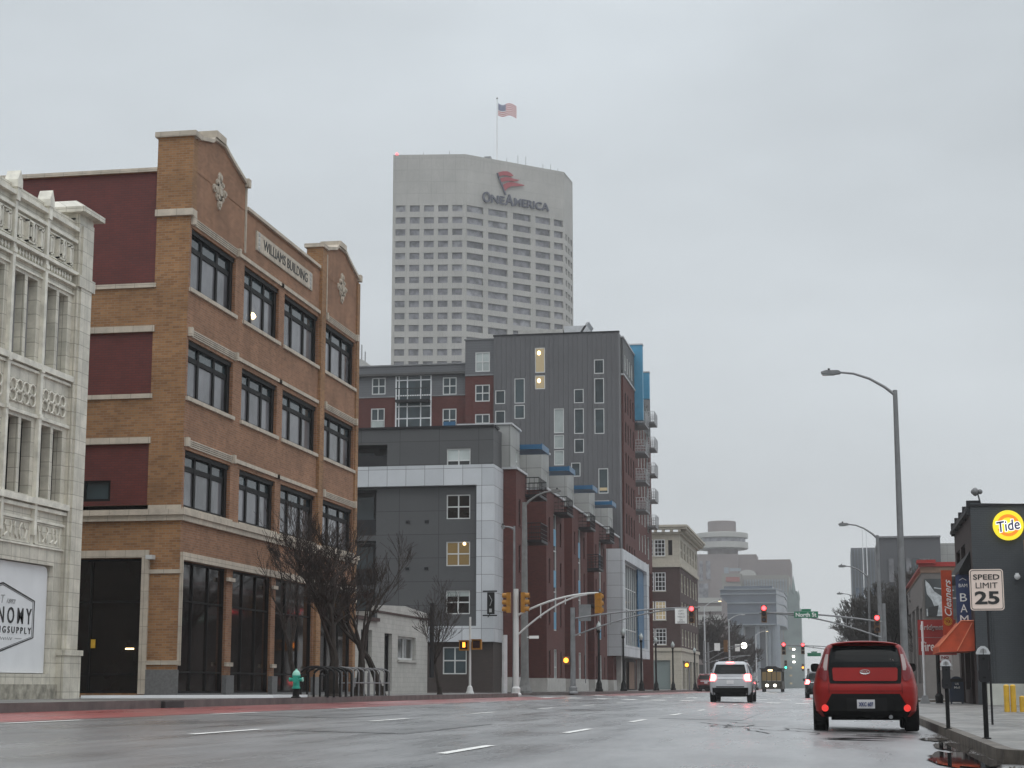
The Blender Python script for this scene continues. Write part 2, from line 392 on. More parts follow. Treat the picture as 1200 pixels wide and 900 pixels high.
# ------------------------------------------------------------------ facade helper
class Fac:
    """a wall seen from outside, running left to right from P0 to P1; d is depth into the wall"""
    def __init__(s, P0, P1):
        s.O = Vector((P0[0], P0[1], 0)); v = Vector((P1[0] - P0[0], P1[1] - P0[1], 0)); s.L = v.length; s.d = v / s.L
        s.n = Vector((s.d.y, -s.d.x, 0))
    def pt(s, a, z, d=0): p = s.O + s.d * a - s.n * d; return (p.x, p.y, z)
    def box(s, mb, a0, a1, z0, z1, d0, d1):
        P = [s.pt(a0, z0, d0), s.pt(a1, z0, d0), s.pt(a1, z0, d1), s.pt(a0, z0, d1), s.pt(a0, z1, d0), s.pt(a1, z1, d0), s.pt(a1, z1, d1), s.pt(a0, z1, d1)]
        mb.add(P, [(0, 3, 2, 1), (4, 5, 6, 7), (0, 1, 5, 4), (1, 2, 6, 5), (2, 3, 7, 6), (3, 0, 4, 7)])
    def wall(s, mb, a0, a1, z0, z1, ops, rev=.2, d=0):
        ops = [o for o in ops if o[0] < a1 and o[1] > a0 and o[2] < z1 and o[3] > z0]
        A = sorted({a0, a1} | {min(max(x, a0), a1) for o in ops for x in o[:2]}); Z = sorted({z0, z1} | {min(max(x, z0), z1) for o in ops for x in o[2:4]})
        for i in range(len(A) - 1):
            for j in range(len(Z) - 1):
                ca, cz = (A[i] + A[i + 1]) / 2, (Z[j] + Z[j + 1]) / 2
                if any(o[0] < ca < o[1] and o[2] < cz < o[3] for o in ops): continue
                mb.poly([s.pt(A[i], Z[j], d), s.pt(A[i + 1], Z[j], d), s.pt(A[i + 1], Z[j + 1], d), s.pt(A[i], Z[j + 1], d)])
        for o in ops:
            p, q, r_, t = o[:4]; D = d + rev
            mb.poly([s.pt(p, r_, d), s.pt(p, r_, D), s.pt(p, t, D), s.pt(p, t, d)])
            mb.poly([s.pt(q, r_, d), s.pt(q, t, d), s.pt(q, t, D), s.pt(q, r_, D)])
            mb.poly([s.pt(p, t, d), s.pt(p, t, D), s.pt(q, t, D), s.pt(q, t, d)])
            mb.poly([s.pt(p, r_, d), s.pt(q, r_, d), s.pt(q, r_, D), s.pt(p, r_, D)])
    def window(s, root, o, cols=(.5,), rows=(.5,), fw=.05, mw=None, fm='white_frame', gm='dark_glass', dep=.14, sill=None, name='window', blind=None, paneh=None, shade=None):
        a0, a1, z0, z1 = o[:4]; mw = mw or fw * .8; f = MB()
        s.box(f, a0, a0 + fw, z0, z1, dep - .04, dep + .05); s.box(f, a1 - fw, a1, z0, z1, dep - .04, dep + .05)
        s.box(f, a0 + fw, a1 - fw, z1 - fw, z1, dep - .04, dep + .05); s.box(f, a0 + fw, a1 - fw, z0, z0 + fw, dep - .04, dep + .05)
        for c in cols:
            x = a0 + (a1 - a0) * c; s.box(f, x - mw / 2, x + mw / 2, z0 + fw, z1 - fw, dep - .03, dep + .04)
        for r_ in rows:
            z = z0 + (z1 - z0) * r_; s.box(f, a0 + fw, a1 - fw, z - mw / 2, z + mw / 2, dep - .022, dep + .032)
        w = f.build(name, M[fm], root)
        g = MB(); g.poly([s.pt(a0 + .004, z0 + .004, dep + .02), s.pt(a1 - .004, z0 + .004, dep + .02), s.pt(a1 - .004, z1 - .004, dep + .02), s.pt(a0 + .004, z1 - .004, dep + .02)])
        g.build('pane', M[gm], w)
        if blind:
            b = MB(); zz = z1 - (z1 - z0) * blind
            s.box(b, a0 + fw, a1 - fw, zz, z1 - fw, dep + .006, dep + .014); b.build('blind', M[shade or 'white_glass'], w)
        if sill:
            b = MB(); s.box(b, a0 - .06, a1 + .06, z0 - .1, z0 - .002, -.07, .1); b.build('sill', M[sill], w)
        return w
def split_windows(root, F_, ops, gm, cap=100, name='window', dep=.4):
    """plain recessed windows: the largest hundred as parts, the rest as one stuff part"""
    for o in ops[:cap]:
        g = MB(); F_[o[4]].box(g, o[0], o[1], o[2], o[3], dep, dep + .05); g.build(name, M[gm + random.choice(('', '', '_pale', '_dark'))], root)
    if len(ops) > cap:
        g = MB()
        for o in ops[cap:]: F_[o[4]].box(g, o[0], o[1], o[2], o[3], dep, dep + .05)
        g.build(name, M[gm], root)['kind'] = 'stuff'

# ================================================================== GROUND
KR, KL = 1.65, -14.0
def gz(x): return 0.36 * (KR - min(max(x, KL), KR)) / (KR - KL)
g = MB(); g.poly([(-1500, -60, -.12), (1500, -60, -.12), (1500, 2400, -.12), (-1500, 2400, -.12)])
structure('ground', g, M['ground'])
g = MB()
ys = [-12, 10, 25, 40, 60, 90, 130, 200, 320, 500, 800, 1300]
xs = [KL, -11.6, -8, -4, -.8, KR]
for i in range(len(ys) - 1):
    for j in range(len(xs) - 1):
        g.poly([(xs[j], ys[i], gz(xs[j])), (xs[j + 1], ys[i], gz(xs[j + 1])), (xs[j + 1], ys[i + 1], gz(xs[j + 1])), (xs[j], ys[i + 1], gz(xs[j]))])
structure('road', g, M['asphalt'])
NS0, NS1 = 81.0, 94.5                                   # the cross street
g = MB(); g.poly([(-160, NS0 - 2, .36), (KL, NS0 - 2, .36), (KL, NS1 + 2, .36), (-160, NS1 + 2, .36)])
g.poly([(KR, NS0 - 2, 0), (160, NS0 - 2, 0), (160, NS1 + 2, 0), (KR, NS1 + 2, 0)])
g.poly([(KR, 6, 0), (60, 6, 0), (60, 19.6, 0), (KR, 19.6, 0)])
structure('cross_street', g, M['asphalt'])
def strip(g, x0, x1, y0, y1, dz=.004, n=1):
    for k in range(n):
        a = y0 + (y1 - y0) * k / n; b = y0 + (y1 - y0) * (k + 1) / n
        g.poly([(x0, a, gz(x0) + dz), (x1, a, gz(x1) + dz), (x1, b, gz(x1) + dz), (x0, b, gz(x0) + dz)])
g = MB(); strip(g, -13.98, -11.62, -8, 80, .004); strip(g, -13.98, -11.62, 96, 330, .004)
structure('bus_lane', g, M['bus_red'])
g = MB()
for k in range(0, 26):
    y = 17.9 + 8.35 * k
    if not 78 < y < 96:
        strip(g, -4.05, -3.93, y, y + 2.6, .008)
    y2 = 21.2 + 8.6 * k
    if not 76 < y2 < 96: strip(g, -7.95, -7.83, y2, y2 + 2.7, .008)
    y3 = 23.2 + 8.4 * k
    if not 76 < y3 < 96: strip(g, -11.42, -11.30, y3, y3 + 2.6, .008)
for k in range(12): strip(g, -13.2 + k * 1.25, -12.6 + k * 1.25, 95.6, 98.2, .008)   # crosswalk bars
for k in range(12): strip(g, -13.2 + k * 1.25, -12.6 + k * 1.25, 78.0, 80.4, .008)
structure('road_markings', g, M['road_white'])

def block(name, pts, z, kerb_edges, kz, km='kerb'):
    g = MB(); g.prism([(x, y, -.11) for x, y in pts], (0, 0, z + .11))
    structure(name, g, M['sidewalk'])
# left blocks: sidewalk from the kerb back under the buildings
def arc(cx, cy, r, a0, a1, n=7): return [(cx + r * math.cos(R(a0 + (a1 - a0) * i / n)), cy + r * math.sin(R(a0 + (a1 - a0) * i / n))) for i in range(n + 1)]
def sidewalk(name, pts, z, kz0, kerbmat='kerb', kerb_from=0, kerb_to=None):
    """pts: outline; first points up to kerb_to follow the kerb"""
    g = MB(); g.prism([(x, y, -.11) for x, y in pts], (0, 0, z + .11)); structure('sidewalk', g, M['sidewalk'])
    k = MB(); kt = len(pts) if kerb_to is None else kerb_to
    for i in range(kerb_from, kt - 1):
        a, b = Vector((*pts[i], 0)), Vector((*pts[i + 1], 0)); d = (b - a).normalized(); n = Vector((d.y, -d.x, 0))
        n_in = -n
        k.prism([a + n * .012 + Vector((0, 0, -.1)), b + n * .012 + Vector((0, 0, -.1)), b - n * .16 + Vector((0, 0, -.1)), a - n * .16 + Vector((0, 0, -.1))], (0, 0, z + .1 + .008))
    structure('kerb', k, M[kerbmat])
LZ = .52
sidewalk('a', [(KL, -12), (KL, NS0 - 3)] + arc(KL - 3, NS0 - 3, 3, 0, 90)[1:] + [(-120, NS0), (-120, -12)], LZ, .36, 'kerb_red', 0, 9)
sidewalk('b', [(-120, NS1)] + arc(KL - 3, NS1 + 3, 3, -90, 0) + [(KL, 330), (-120, 330)], LZ, .36, 'kerb_red', 0, 10)
RZ = .14
def right_block(y0, y1, r0=1.2):
    pts = [(KR, y1), (KR, y0 + r0)] + [(KR + r0 - r0 * math.cos(R(a)), y0 + r0 - r0 * math.sin(R(a))) for a in (15, 30, 45, 60, 75, 90)] + [(60, y0), (60, y1)]
    g = MB(); g.prism([(x, y, -.11) for x, y in pts], (0, 0, RZ + .11)); structure('sidewalk', g, M['sidewalk'])
    k = MB()
    for i in range(0, 8):
        a, b = Vector((*pts[i], 0)), Vector((*pts[i + 1], 0)); d = (b - a).normalized(); n = Vector((d.y, -d.x, 0))
        # street lies on the right-hand side when walking from y1 down to y0
        o = n * .012; q = -n * .15
        k.prism([a + o + Vector((0, 0, -.1)), b + o + Vector((0, 0, -.1)), b + q + Vector((0, 0, -.1)), a + q + Vector((0, 0, -.1))], (0, 0, RZ + .1 + .008))
    structure('kerb', k, M['kerb'])
right_block(18.9, NS0, 1.3); right_block(NS1, 330, 2.5)
# pale wet concrete apron crossing the left sidewalk at the alley, gleam painted white
g = MB(); g.prism([(-18.3, 41.5, LZ + .004), (-14.2, 44.0, LZ + .004), (-14.2, 47.0, LZ + .004), (-18.3, 42.2, LZ + .004)], (0, 0, .07))
structure('alley_apron', g, M['white_paint'])
g = MB(); g.box(-14.02, -13.9, 35.8, 36.9, .30, .50); structure('storm_drain', g, M['black_ink'])
# standing water and debris in the right gutter
random.seed(3)
def blob(cx, cy, rx, ry, n=26, j=.25, z=.006):
    return [(cx + rx * math.cos(2 * math.pi * i / n) * (1 + random.uniform(-j, j)), cy + ry * math.sin(2 * math.pi * i / n) * (1 + random.uniform(-j, j)), z) for i in range(n)]
for cx, cy, rx, ry in ((1.28, 20.2, .33, 2.3), (1.42, 24.6, .20, 1.9), (1.36, 28.0, .22, .9), (.15, 27.0, .42, .35), (.55, 29.2, .5, .25)):
    pts = [(min(x, KR - .015), y, gz(min(x, KR - .02)) + .012) for x, y, _ in blob(cx, cy, rx, ry)]
    zz = max(p[2] for p in pts)
    g = MB(); g.poly([(x, y, zz) for x, y, _ in pts]); structure('puddle', g, M['puddle'])
g = MB()
for k in range(1100):
    y = random.uniform(17.5, 31); x = KR - abs(random.gauss(0, .14)) - .02 if y > 19.8 else random.uniform(1.5, 3.2)
    s_ = random.uniform(.010, .045); a = random.uniform(0, 3.14)
    if y < 19.8: y = random.uniform(18.3, 18.85)
    z = gz(x) + .008
    dx, dy = s_ * math.cos(a), s_ * math.sin(a)
    g.add([(x - dx, y - dy, z), (x + dy * .4, y - dx * .4, z + .006), (x + dx, y + dy, z + .012), (x - dy * .4, y + dx * .4, z + .004)], [(0, 1, 2, 3)])
structure('gutter_leaves', g, M['debris'], 'stuff')
g = MB()                                                        # crack sealant squiggles
for k in range(9):
    x, y = random.uniform(-2.1, -1.0), random.uniform(30.5, 36.5); a = random.uniform(0, 6.28)
    for q in range(9):
        a += random.uniform(-.9, .9); nx, ny = x + .13 * math.cos(a), y + .42 * math.sin(a); w = .022
        t = Vector((nx - x, ny - y, 0)).normalized(); n_ = Vector((-t.y, t.x, 0)) * w; z = .0065
        g.poly([(x + n_.x, y + n_.y * 2, gz(x) + z), (x - n_.x, y - n_.y * 2, gz(x) + z), (nx - n_.x, ny - n_.y * 2, gz(nx) + z), (nx + n_.x, ny + n_.y * 2, gz(nx) + z)])
        x, y = nx, ny
structure('road_cracks', g, M['black_ink'])
g = MB()
for x0_, ya, yb in ((-5.9, 24, 78), (-9.6, 14, 78)):
    y = ya; x = x0_
    while y < yb:
        nx = x0_ + random.uniform(-.05, .05); ny = y + random.uniform(.5, 1.4)
        if random.random() > .25: g.poly([(x - .010, y, gz(x) + .006), (x + .012, y, gz(x) + .006), (nx + .012, ny, gz(nx) + .006), (nx - .010, ny, gz(nx) + .006)])
        x, y = nx, ny
structure('pavement_joints', g, M['tar'])
for (cx_, cy_, w_, l_) in ((-6.6, 27, .8, 3.2), (-9.9, 34, 1.0, 2.4), (-3.0, 44, .9, 5), (-7.2, 52, 1.1, 4)):
    g = MB(); g.poly([(cx_ - w_, cy_ - l_, gz(cx_ - w_) + .005), (cx_ + w_, cy_ - l_, gz(cx_ + w_) + .005), (cx_ + w_ * .95, cy_ + l_, gz(cx_ + w_ * .95) + .005), (cx_ - w_ * 1.03, cy_ + l_, gz(cx_ - w_ * 1.03) + .005)])
    structure('asphalt_patch', g, M['patch'])

# ================================================================== WHITE TERRACOTTA BUILDING
F = -18.5
WB = thing('terracotta_building', (F, 41.3, LZ), 'ornate white glazed terracotta building at the left edge, with paired tall windows', 'building')
YS = 24.0                                               # start of the modelled front
fa = Fac((F, YS), (F, 41.32))
Yw = lambda y: y - YS
bays = [(40.45 - 1.72 * k, 38.86 - 1.72 * k) for k in range(9)]     # (right edge, left edge) between pilasters
ops = []
for r_, l_ in bays:
    m_c = (r_ + l_) / 2
    for a, b in ((l_ + .20, m_c - .07), (m_c + .07, r_ - .20)):
        ops.append((Yw(a), Yw(b), 8.38, 10.32)); ops.append((Yw(a), Yw(b), 5.22, 6.95))
gops = [(Yw(33.6), Yw(40.05), 1.1, 3.66), (Yw(26), Yw(32.4), 1.1, 3.66)]
m = MB(); fa.wall(m, 0, fa.L, LZ, 12.3, ops + gops, .30)
m.poly([(F, 41.32, LZ), (-33, 41.32, LZ), (-33, 41.32, 12.3), (F, 41.32, 12.3)])
m.poly([(F, YS, LZ), (-33, YS, LZ), (-33, YS, 12.3), (F, YS, 12.3)]); m.poly([(-33, YS, LZ), (-33, 41.32, LZ), (-33, 41.32, 12.3), (-33, YS, 12.3)])
m.build('wall', M['terracotta'], WB)
m = MB(); m.box(-33, F - .02, YS, 41.3, 11.9, 12.0); m.build('roof', M['pale_concrete'], WB)
for i, o in enumerate(ops):
    lit = o[2] > 7
    fa.window(WB, o, (), (.5,), .05, fm='grey_ink' if lit else 'black_frame', gm='dark_glass', dep=.26)
    if lit:
        b = MB(); fa.box(b, o[0] + .14, o[1] - .06, o[2] + .05, o[3] - .2, .235, .25); b.build('blind', M['white_glass'], WB)
for r_, l_ in bays:                                     # pilasters with pointed heads
    p = MB()
    y0, y1 = Yw(l_ - .13), Yw(l_)
    fa.box(p, y0, y1, 4.3, 12.0, -.10, .02)
    fa.box(p, y0 - .02, y1 + .02, 11.9, 12.25, -.14, .1)
    c = (y0 + y1) / 2
    P = [fa.pt(y0 - .06, 12.2, -.16), fa.pt(y1 + .06, 12.2, -.16), fa.pt(y1 + .06, 12.38, -.16), fa.pt(c, 12.62, -.16), fa.pt(y0 - .06, 12.38, -.16)]
    p.prism(P, (-.34, 0, 0))
    for z in (8.2, 7.1, 10.72): fa.box(p, y0 - .015, y1 + .015, z - .05, z + .05, -.13, .0)
    p.build('pilaster', M['terracotta_plain'], WB)
p = MB()                                                # corner pier
fa.box(p, Yw(40.5), Yw(41.36), LZ, 12.35, -.12, .05)
fa.box(p, Yw(40.62), Yw(41.24), 1.6, 12.2, -.17, -.1)
fa.box(p, Yw(40.44), Yw(41.42), LZ, 1.55, -.20, .0); fa.box(p, Yw(40.40), Yw(41.45), 1.55, 1.68, -.24, .0)
p.box(-19.7, F + .10, 40.53, 41.34, 12.32, 12.5); p.box(-19.7, F - .02, 40.53, 41.34, 11.6, 12.4)
p.prism([(F + .32, 40.3, 12.5), (F + .32, 41.56, 12.5), (-19.95, 41.56, 12.5), (-19.95, 40.3, 12.5)], (0, 0, .14))
p.add([(F + .32, 40.3, 12.64), (F + .32, 41.56, 12.64), (-19.95, 41.56, 12.64), (-19.95, 40.3, 12.64), (F - .1, 40.7, 12.9), (F - .1, 41.2, 12.9), (-19.6, 41.2, 12.9), (-19.6, 40.7, 12.9)],
      [(0, 1, 5, 4), (1, 2, 6, 5), (2, 3, 7, 6), (3, 0, 4, 7), (4, 5, 6, 7)])
fa.box(p, Yw(40.45), Yw(41.4), 10.62, 10.92, -.19, .0)
p.build('corner_pier', M['terracotta'], WB)
p = MB()                                                # mouldings: cap, belts, sills
for z0, z1, d in ((12.02, 12.12, -.12), (11.72, 11.80, -.09), (10.90, 10.98, -.13), (10.60, 10.66, -.09), (10.40, 10.44, -.05), (8.20, 8.34, -.12), (8.10, 8.16, -.06), (7.04, 7.12, -.07),
                  (5.02, 5.16, -.15), (4.90, 4.98, -.09), (4.62, 4.68, -.06), (4.04, 4.08, -.05)):
    fa.box(p, 0, Yw(40.52), z0, z1, d, .01)
p.build('mouldings', M['terracotta_plain'], WB)
p = MB(); p.box(F - .5, F - .02, YS, 40.5, 12.0, 12.3); p.build('parapet', M['terracotta_plain'], WB)
for r_, l_ in bays[:6]:                                 # ornament of the bays
    a = l_ + .06; b = r_ - .14 if r_ > 40 else r_ - .06
    p = MB(); w_ = b - a
    def frm(a0, a1, z0, z1, t=.03, d=-.05):
        fa.box(p, Yw(a0), Yw(a1), z0, z0 + t, d, .01); fa.box(p, Yw(a0), Yw(a1), z1 - t, z1, d, .01)
        fa.box(p, Yw(a0), Yw(a0) + t, z0, z1, d, .01); fa.box(p, Yw(a1) - t, Yw(a1), z0, z1, d, .01)
    frm(a, b, 11.05, 11.66, .03)
    frm(a + .36 * w_, b - .36 * w_, 11.10, 11.62, .035, -.10); frm(a + .43 * w_, b - .43 * w_, 11.2, 11.5, .03, -.12)
    fa.box(p, Yw(a + .48 * w_), Yw(b - .48 * w_), 11.14, 11.58, -.13, .0)
    for q in (.10, .90):
        c = a + q * w_
        frm(c - .09, c + .09, 11.10, 11.56, .03, -.08)
        p.tube(fa.pt(Yw(c), 11.56, -.02), fa.pt(Yw(c), 11.56, .0), .11, n=12); fa.box(p, Yw(c) - .03, Yw(c) + .03, 11.16, 11.5, -.07, 0)
    p.build('frieze_panel', M['terracotta_plain'], WB); p = MB()
    n = 9
    for k in range(n):                                  # leaf band
        c = Yw(a + w_ * (k + .5) / n)
        p.prism([fa.pt(c - .06, 10.78, -.05), fa.pt(c, 10.69, -.05), fa.pt(c + .06, 10.78, -.05), fa.pt(c, 10.87, -.05)], (-.06, 0, 0))
    p.build('leaf_band', M['terracotta_plain'], WB); p = MB()
    frm(a + .06, b - .06, 7.28, 7.80, .025, -.03)       # pierced loops
    for k in range(4):
        c = Yw(a + .06 + (w_ - .12) * (k + .5) / 4); rr = (w_ - .12) / 8 * .9
        for dz in (-.12, .12):
            ring = [fa.pt(c + rr * math.cos(t * math.pi / 6), 7.54 + dz + .14 * math.sin(t * math.pi / 6), -.04) for t in range(13)]
            p.path(ring, .022, 5)
    p.build('loop_panel', M['terracotta_plain'], WB); p = MB()
    random.seed(int(a * 10))
    for k in range(5):                                  # worn relief letters panel
        c = Yw(a + .1 + (w_ - .2) * (k + .5) / 5)
        pts = [fa.pt(c + random.uniform(-.09, .09), 4.18 + .36 * t / 4, -.015) for t in range(5)]; p.path(pts, .022, 5)
    frm(a, b, 4.10, 4.60, .02, -.03)
    p.build('relief_panel', M['terracotta_plain'], WB)
p = MB(); fa.box(p, 0, Yw(40.45), LZ - .05, .86, -.05, .02); p.build('plinth', M['worn_base'], WB)
p = MB()
for o in gops: fa.box(p, o[0], o[1], o[2], o[3], .26, .32)
p.build('infill', M['terracotta_plain'], WB)
# painted board with the hexagonal sign
BB = thing('sign_board', (F - .1, 37, 1.1), 'white board filling the shopfront, printed with a black hexagonal plumbing supply sign', 'sign')
b = MB(); x = F - .12
yy0, yy1, zz0, zz1, r_ = 33.64, 40.02, 1.12, 3.64, .18
pts = [(x, yy0, zz0), (x, yy1, zz0), (x, yy1, zz1 - r_), (x, yy1 - .05, zz1 - .05), (x, yy1 - r_, zz1), (x, yy0, zz1)]
b.prism(pts, (-.05, 0, 0)); b.build('board', M['white_paint'], BB)
cy, cz = 37.72, 2.32
hexo = [(cy, 3.15), (cy + 1.67, 2.80), (cy + 1.67, 1.93), (cy, 1.58), (cy - 1.67, 1.93), (cy - 1.67, 2.80)]
def ringpoly(mb, pts, w, xf, d):
    n = len(pts)
    inn = [(cy + (p_[0] - cy) * (1 - w / 1.5), cz + (p_[1] - cz) * (1 - w / .75)) for p_ in pts]
    for i in range(n):
        j = (i + 1) % n
        mb.prism([(xf, *pts[i]), (xf, *pts[j]), (xf, *inn[j]), (xf, *inn[i])], (d, 0, 0))
b = MB(); ringpoly(b, hexo, .035, x + .008, -.006)
ringpoly(b, [(cy + (p_[0] - cy) * .945, cz + (p_[1] - cz) * .935) for p_ in hexo], .012, x + .008, -.006)
b.build('sign_border', M['black_ink'], BB)
b = MB(); put_text(b, 'E C O N O M Y', (x + .004, cy + .02, 2.42), (0, 1, 0), 3.0, .37, bold=.005); put_text(b, 'P L U M B I N G S U P P L Y', (x + .004, cy + .02, 2.09), (0, 1, 0), 3.0, .15)
b.build('lettering', M['black_ink'], BB)
b = MB(); put_text(b, 'EST      1892', (x + .004, cy + .05, 2.74), (0, 1, 0), 1.2, .10, shear=.3)
b.tube((x + .004, cy - .02, 2.68), (x + .004, cy + .03, 2.86), .012, n=5); b.tube((x + .004, cy - .06, 2.85), (x + .004, cy + .12, 2.86), .010, n=5)
b.tube((x + .004, cy + .72, 1.90), (x + .004, cy + 1.05, 1.91), .006, n=5)
pts = [(x + .004, cy - .5 + .035 * k, 1.89 + .035 * math.sin(k * 1.9) * (1.4 if k % 5 == 0 else 1)) for k in range(32)]; b.path(pts, .006, 4)
b.build('small_lettering', M['grey_ink'], BB)

# ================================================================== WILLIAMS BUILDING
WY = 48.4
TB = thing('brick_building', (F, WY, LZ), 'four storey tan brick building with stepped gables, black windows and a carved name plaque', 'building')
fn = Fac((-32, WY), (F, WY)); fe = Fac((F, WY), (F, 67.2))
Xn = lambda x: x + 32
n_ops = [(Xn(-21.72), Xn(-19.62), .62, 4.45), (Xn(-21.55), Xn(-20.71), 6.12, 6.73)]
red = [(Xn(-32), Xn(-19.55), 12.56, 15.95), (Xn(-32), Xn(-19.55), 9.25, 11.08), (Xn(-32), Xn(-19.55), 5.98, 7.77)]
m = MB(); fn.wall(m, 0, Xn(-19.55), LZ, 16.0, n_ops[:1] + red, .06); fn.wall(m, Xn(-19.55), fn.L, LZ, 17.0, n_ops[:1], .3)
m.build('north_wall', M['tan_brick'], TB)
m = MB()
for r_ in red: fn.wall(m, r_[0], r_[1], r_[2], r_[3], [o for o in n_ops[1:]], .1, .055)
m.build('painted_panels', M['maroon_paint'], TB)
bays4 = [(48.55, 52.5), (53.35, 57.0), (57.6, 61.7), (62.55, 66.75)]
ze = [(12.40, 14.22), (9.16, 10.86), (5.92, 7.60)]
e_ops = [(a - WY, b - WY, z0, z1) for a, b in bays4 for z0, z1 in ze]
g_ops = [(a - WY, b - WY, .62, 4.38) for a, b in ((48.50, 52.42), (52.98, 56.85), (57.32, 61.68), (62.35, 66.85))]
m = MB(); fe.wall(m, 0, fe.L, LZ, 5.0, g_ops, .14); fe.wall(m, 0, fe.L, 5.0, 16.0, e_ops, .24)
m.poly([fe.pt(fe.L, LZ), fe.pt(fe.L, LZ, 13.5), fe.pt(fe.L, 16.0, 13.5), fe.pt(fe.L, 16.0)])
m.poly([fe.pt(0, LZ, 13.5), fe.pt(0, 16.0, 13.5), fe.pt(fe.L, 16.0, 13.5), fe.pt(fe.L, LZ, 13.5)])
def gable(y0, y1, pier, pk0, pk1):
    base = 15.98; c = (pk0 + pk1) / 2
    prof = [(y0, base), (y0, 16.92), (pk0 - .2, 17.28), (pk0, 17.42), (pk1, 17.46)]
    for k in range(1, 7):
        t = k / 6; prof.append((pk1 + (y1 - .12 - pk1) * t, 17.46 - .62 * (t ** .85)))
    prof += [(y1, 16.80), (y1, base)]
    m.prism([(F, y, z) for y, z in prof], (-.95 if y0 < 50 else -.5, 0, 0))
    return prof[1:-1]
gp1 = gable(WY + .002, 53.4, None, 50.2, 51.1); gp2 = gable(62.3, 67.2, None, 64.0, 65.1)
m.box(F - .4, F, 53.3, 62.4, 15.98, 16.06)
m.build('street_wall', M['pink_brick'], TB)
m = MB(); m.box(F - 1.06, F + .05, WY - .064, WY + .34, 14.76, 16.98); m.build('pier', M['tan_brick'], TB)   # corner pier head
m = MB(); m.box(F - .02, F + .10, 61.78, 62.34, .9, 16.06); m.box(F - .52, F + .10, 61.78, 62.34, 16.06, 16.9); m.build('pier', M['tan_brick'], TB)
m = MB(); m.box(F - .02, F + .06, 66.86, 67.24, .9, 16.7); m.build('pier', M['tan_brick'], TB)
m = MB(); m.box(-32, F - .95, WY + .3, 67.0, 15.7, 15.8); m.build('roof', M['ground'], TB)
m = MB()                                                  # light stone trim
m.box(F - 1.14, F + .14, WY - .14, WY + .44, 16.98, 17.14)
m.box(F - 1.08, F + .09, WY - .09, WY + .32, 14.56, 14.76)
m.box(-32, F - 1.07, WY - .05, WY + .4, 15.96, 16.08)
m.box(-32, F + .16, WY - .18, WY + .02, 5.68, 5.84); m.box(-32, F + .10, WY - .10, WY + .02, 5.52, 5.68); m.box(-32, F, WY - .05, WY + .01, 5.84, 5.97)
m.box(F - .02, F + .16, WY + .024, 67.34, 5.68, 5.84); m.box(F - .02, F + .10, WY + .024, 67.3, 5.52, 5.68)
for r_ in red:
    m.box(-32, -19.5, WY - .05, WY + .03, r_[2] - .14, r_[2] - .01)
    if r_[3] < 15: m.box(-32, -19.5, WY - .05, WY + .03, r_[3] + .01, r_[3] + .19)
m.box(-22, -19.42, WY - .07, WY + .02, 4.47, 4.68); m.box(-19.62, -19.40, WY - .07, WY + .02, .6, 4.47)     # big door surround
m.box(-19.40, F + .04, WY - .04, WY + .01, 4.0, 4.12); m.box(-19.40, F + .04, WY - .04, WY + .01, 1.42, 1.54)
m.box(F - .01, F + .10, WY + .024, WY + .06, 1.4, 4.42); m.box(F - .01, F + .09, WY + .03, 67.2, 4.40, 4.62)
for a, b in ((52.3, 52.95), (56.8, 57.3), (61.65, 62.3), (66.88, 67.26)):
    m.box(F + .03, F + .11, a + .02, b - .02, 4.0, 4.12); m.box(F + .03, F + .11, a + .02, b - .02, 1.42, 1.54)
for gp in (gp1, gp2):                                     # gable copings
    w_ = .12
    for i in range(len(gp) - 1):
        (ya, za), (yb, zb) = gp[i], gp[i + 1]
        if abs(yb - ya) < .01: continue
        m.prism([(F + .08, ya, za), (F + .08, yb, zb), (F + .08, yb, zb + w_), (F + .08, ya, za + w_)], (-.66 if ya > 60 else -1.1, 0, 0))
for y in (50.55, 64.5): m.box(F - .7, F + .12, y - .4, y + .45, 17.5, 17.72)
for y in (53.3, 67.15): m.box(F - .5, F + .14, y - .14, y + .1, 16.78, 17.05)
m.box(F - .6, F + .16, 61.7, 62.42, 16.9, 17.04)
m.box(F - .45, F + .07, 53.4, 61.7, 16.06, 16.17)
for y in (53.30, 62.62): m.box(F, F + .05, y - .06, y + .02, 14.6, 16.8)
for i, (a, b) in enumerate(bays4):                        # lintel bands and sills
    for j, (z0, z1) in enumerate(ze):
        m.box(F - .01, F + .07, a - .10, b + .12, z0 - .12, z0 - .005)
        if i in (0, 3):
            for q in range(4): m.box(F - .01, F + .035 + .012 * q, a - .02, b + .10, z1 + .10 + .055 * q, z1 + .14 + .055 * q)
            for y in (a - .08, b + .02): m.box(F - .01, F + .13, y, y + .16, z1 + .08, z1 + .34)
        else:
            m.box(F - .01, F + .06, a - .5, b + (.6 if i == 2 else .35), z1 + .14, z1 + .26)
m.build('stone_trim', M['stone'], TB)
m = MB(); m.box(-19.42, F + .06, WY - .06, WY + .02, LZ - .02, 1.28)
for a, b in ((52.27, 52.98), (56.77, 57.33), (61.62, 62.33), (66.87, 67.26)): m.box(F - .02, F + .13, a, b, LZ - .02, 1.15)
m.box(F - .3, F + .02, WY + .03, 67.2, LZ - .02, .62)
m.build('granite_base', M['granite'], TB)
random.seed(8)
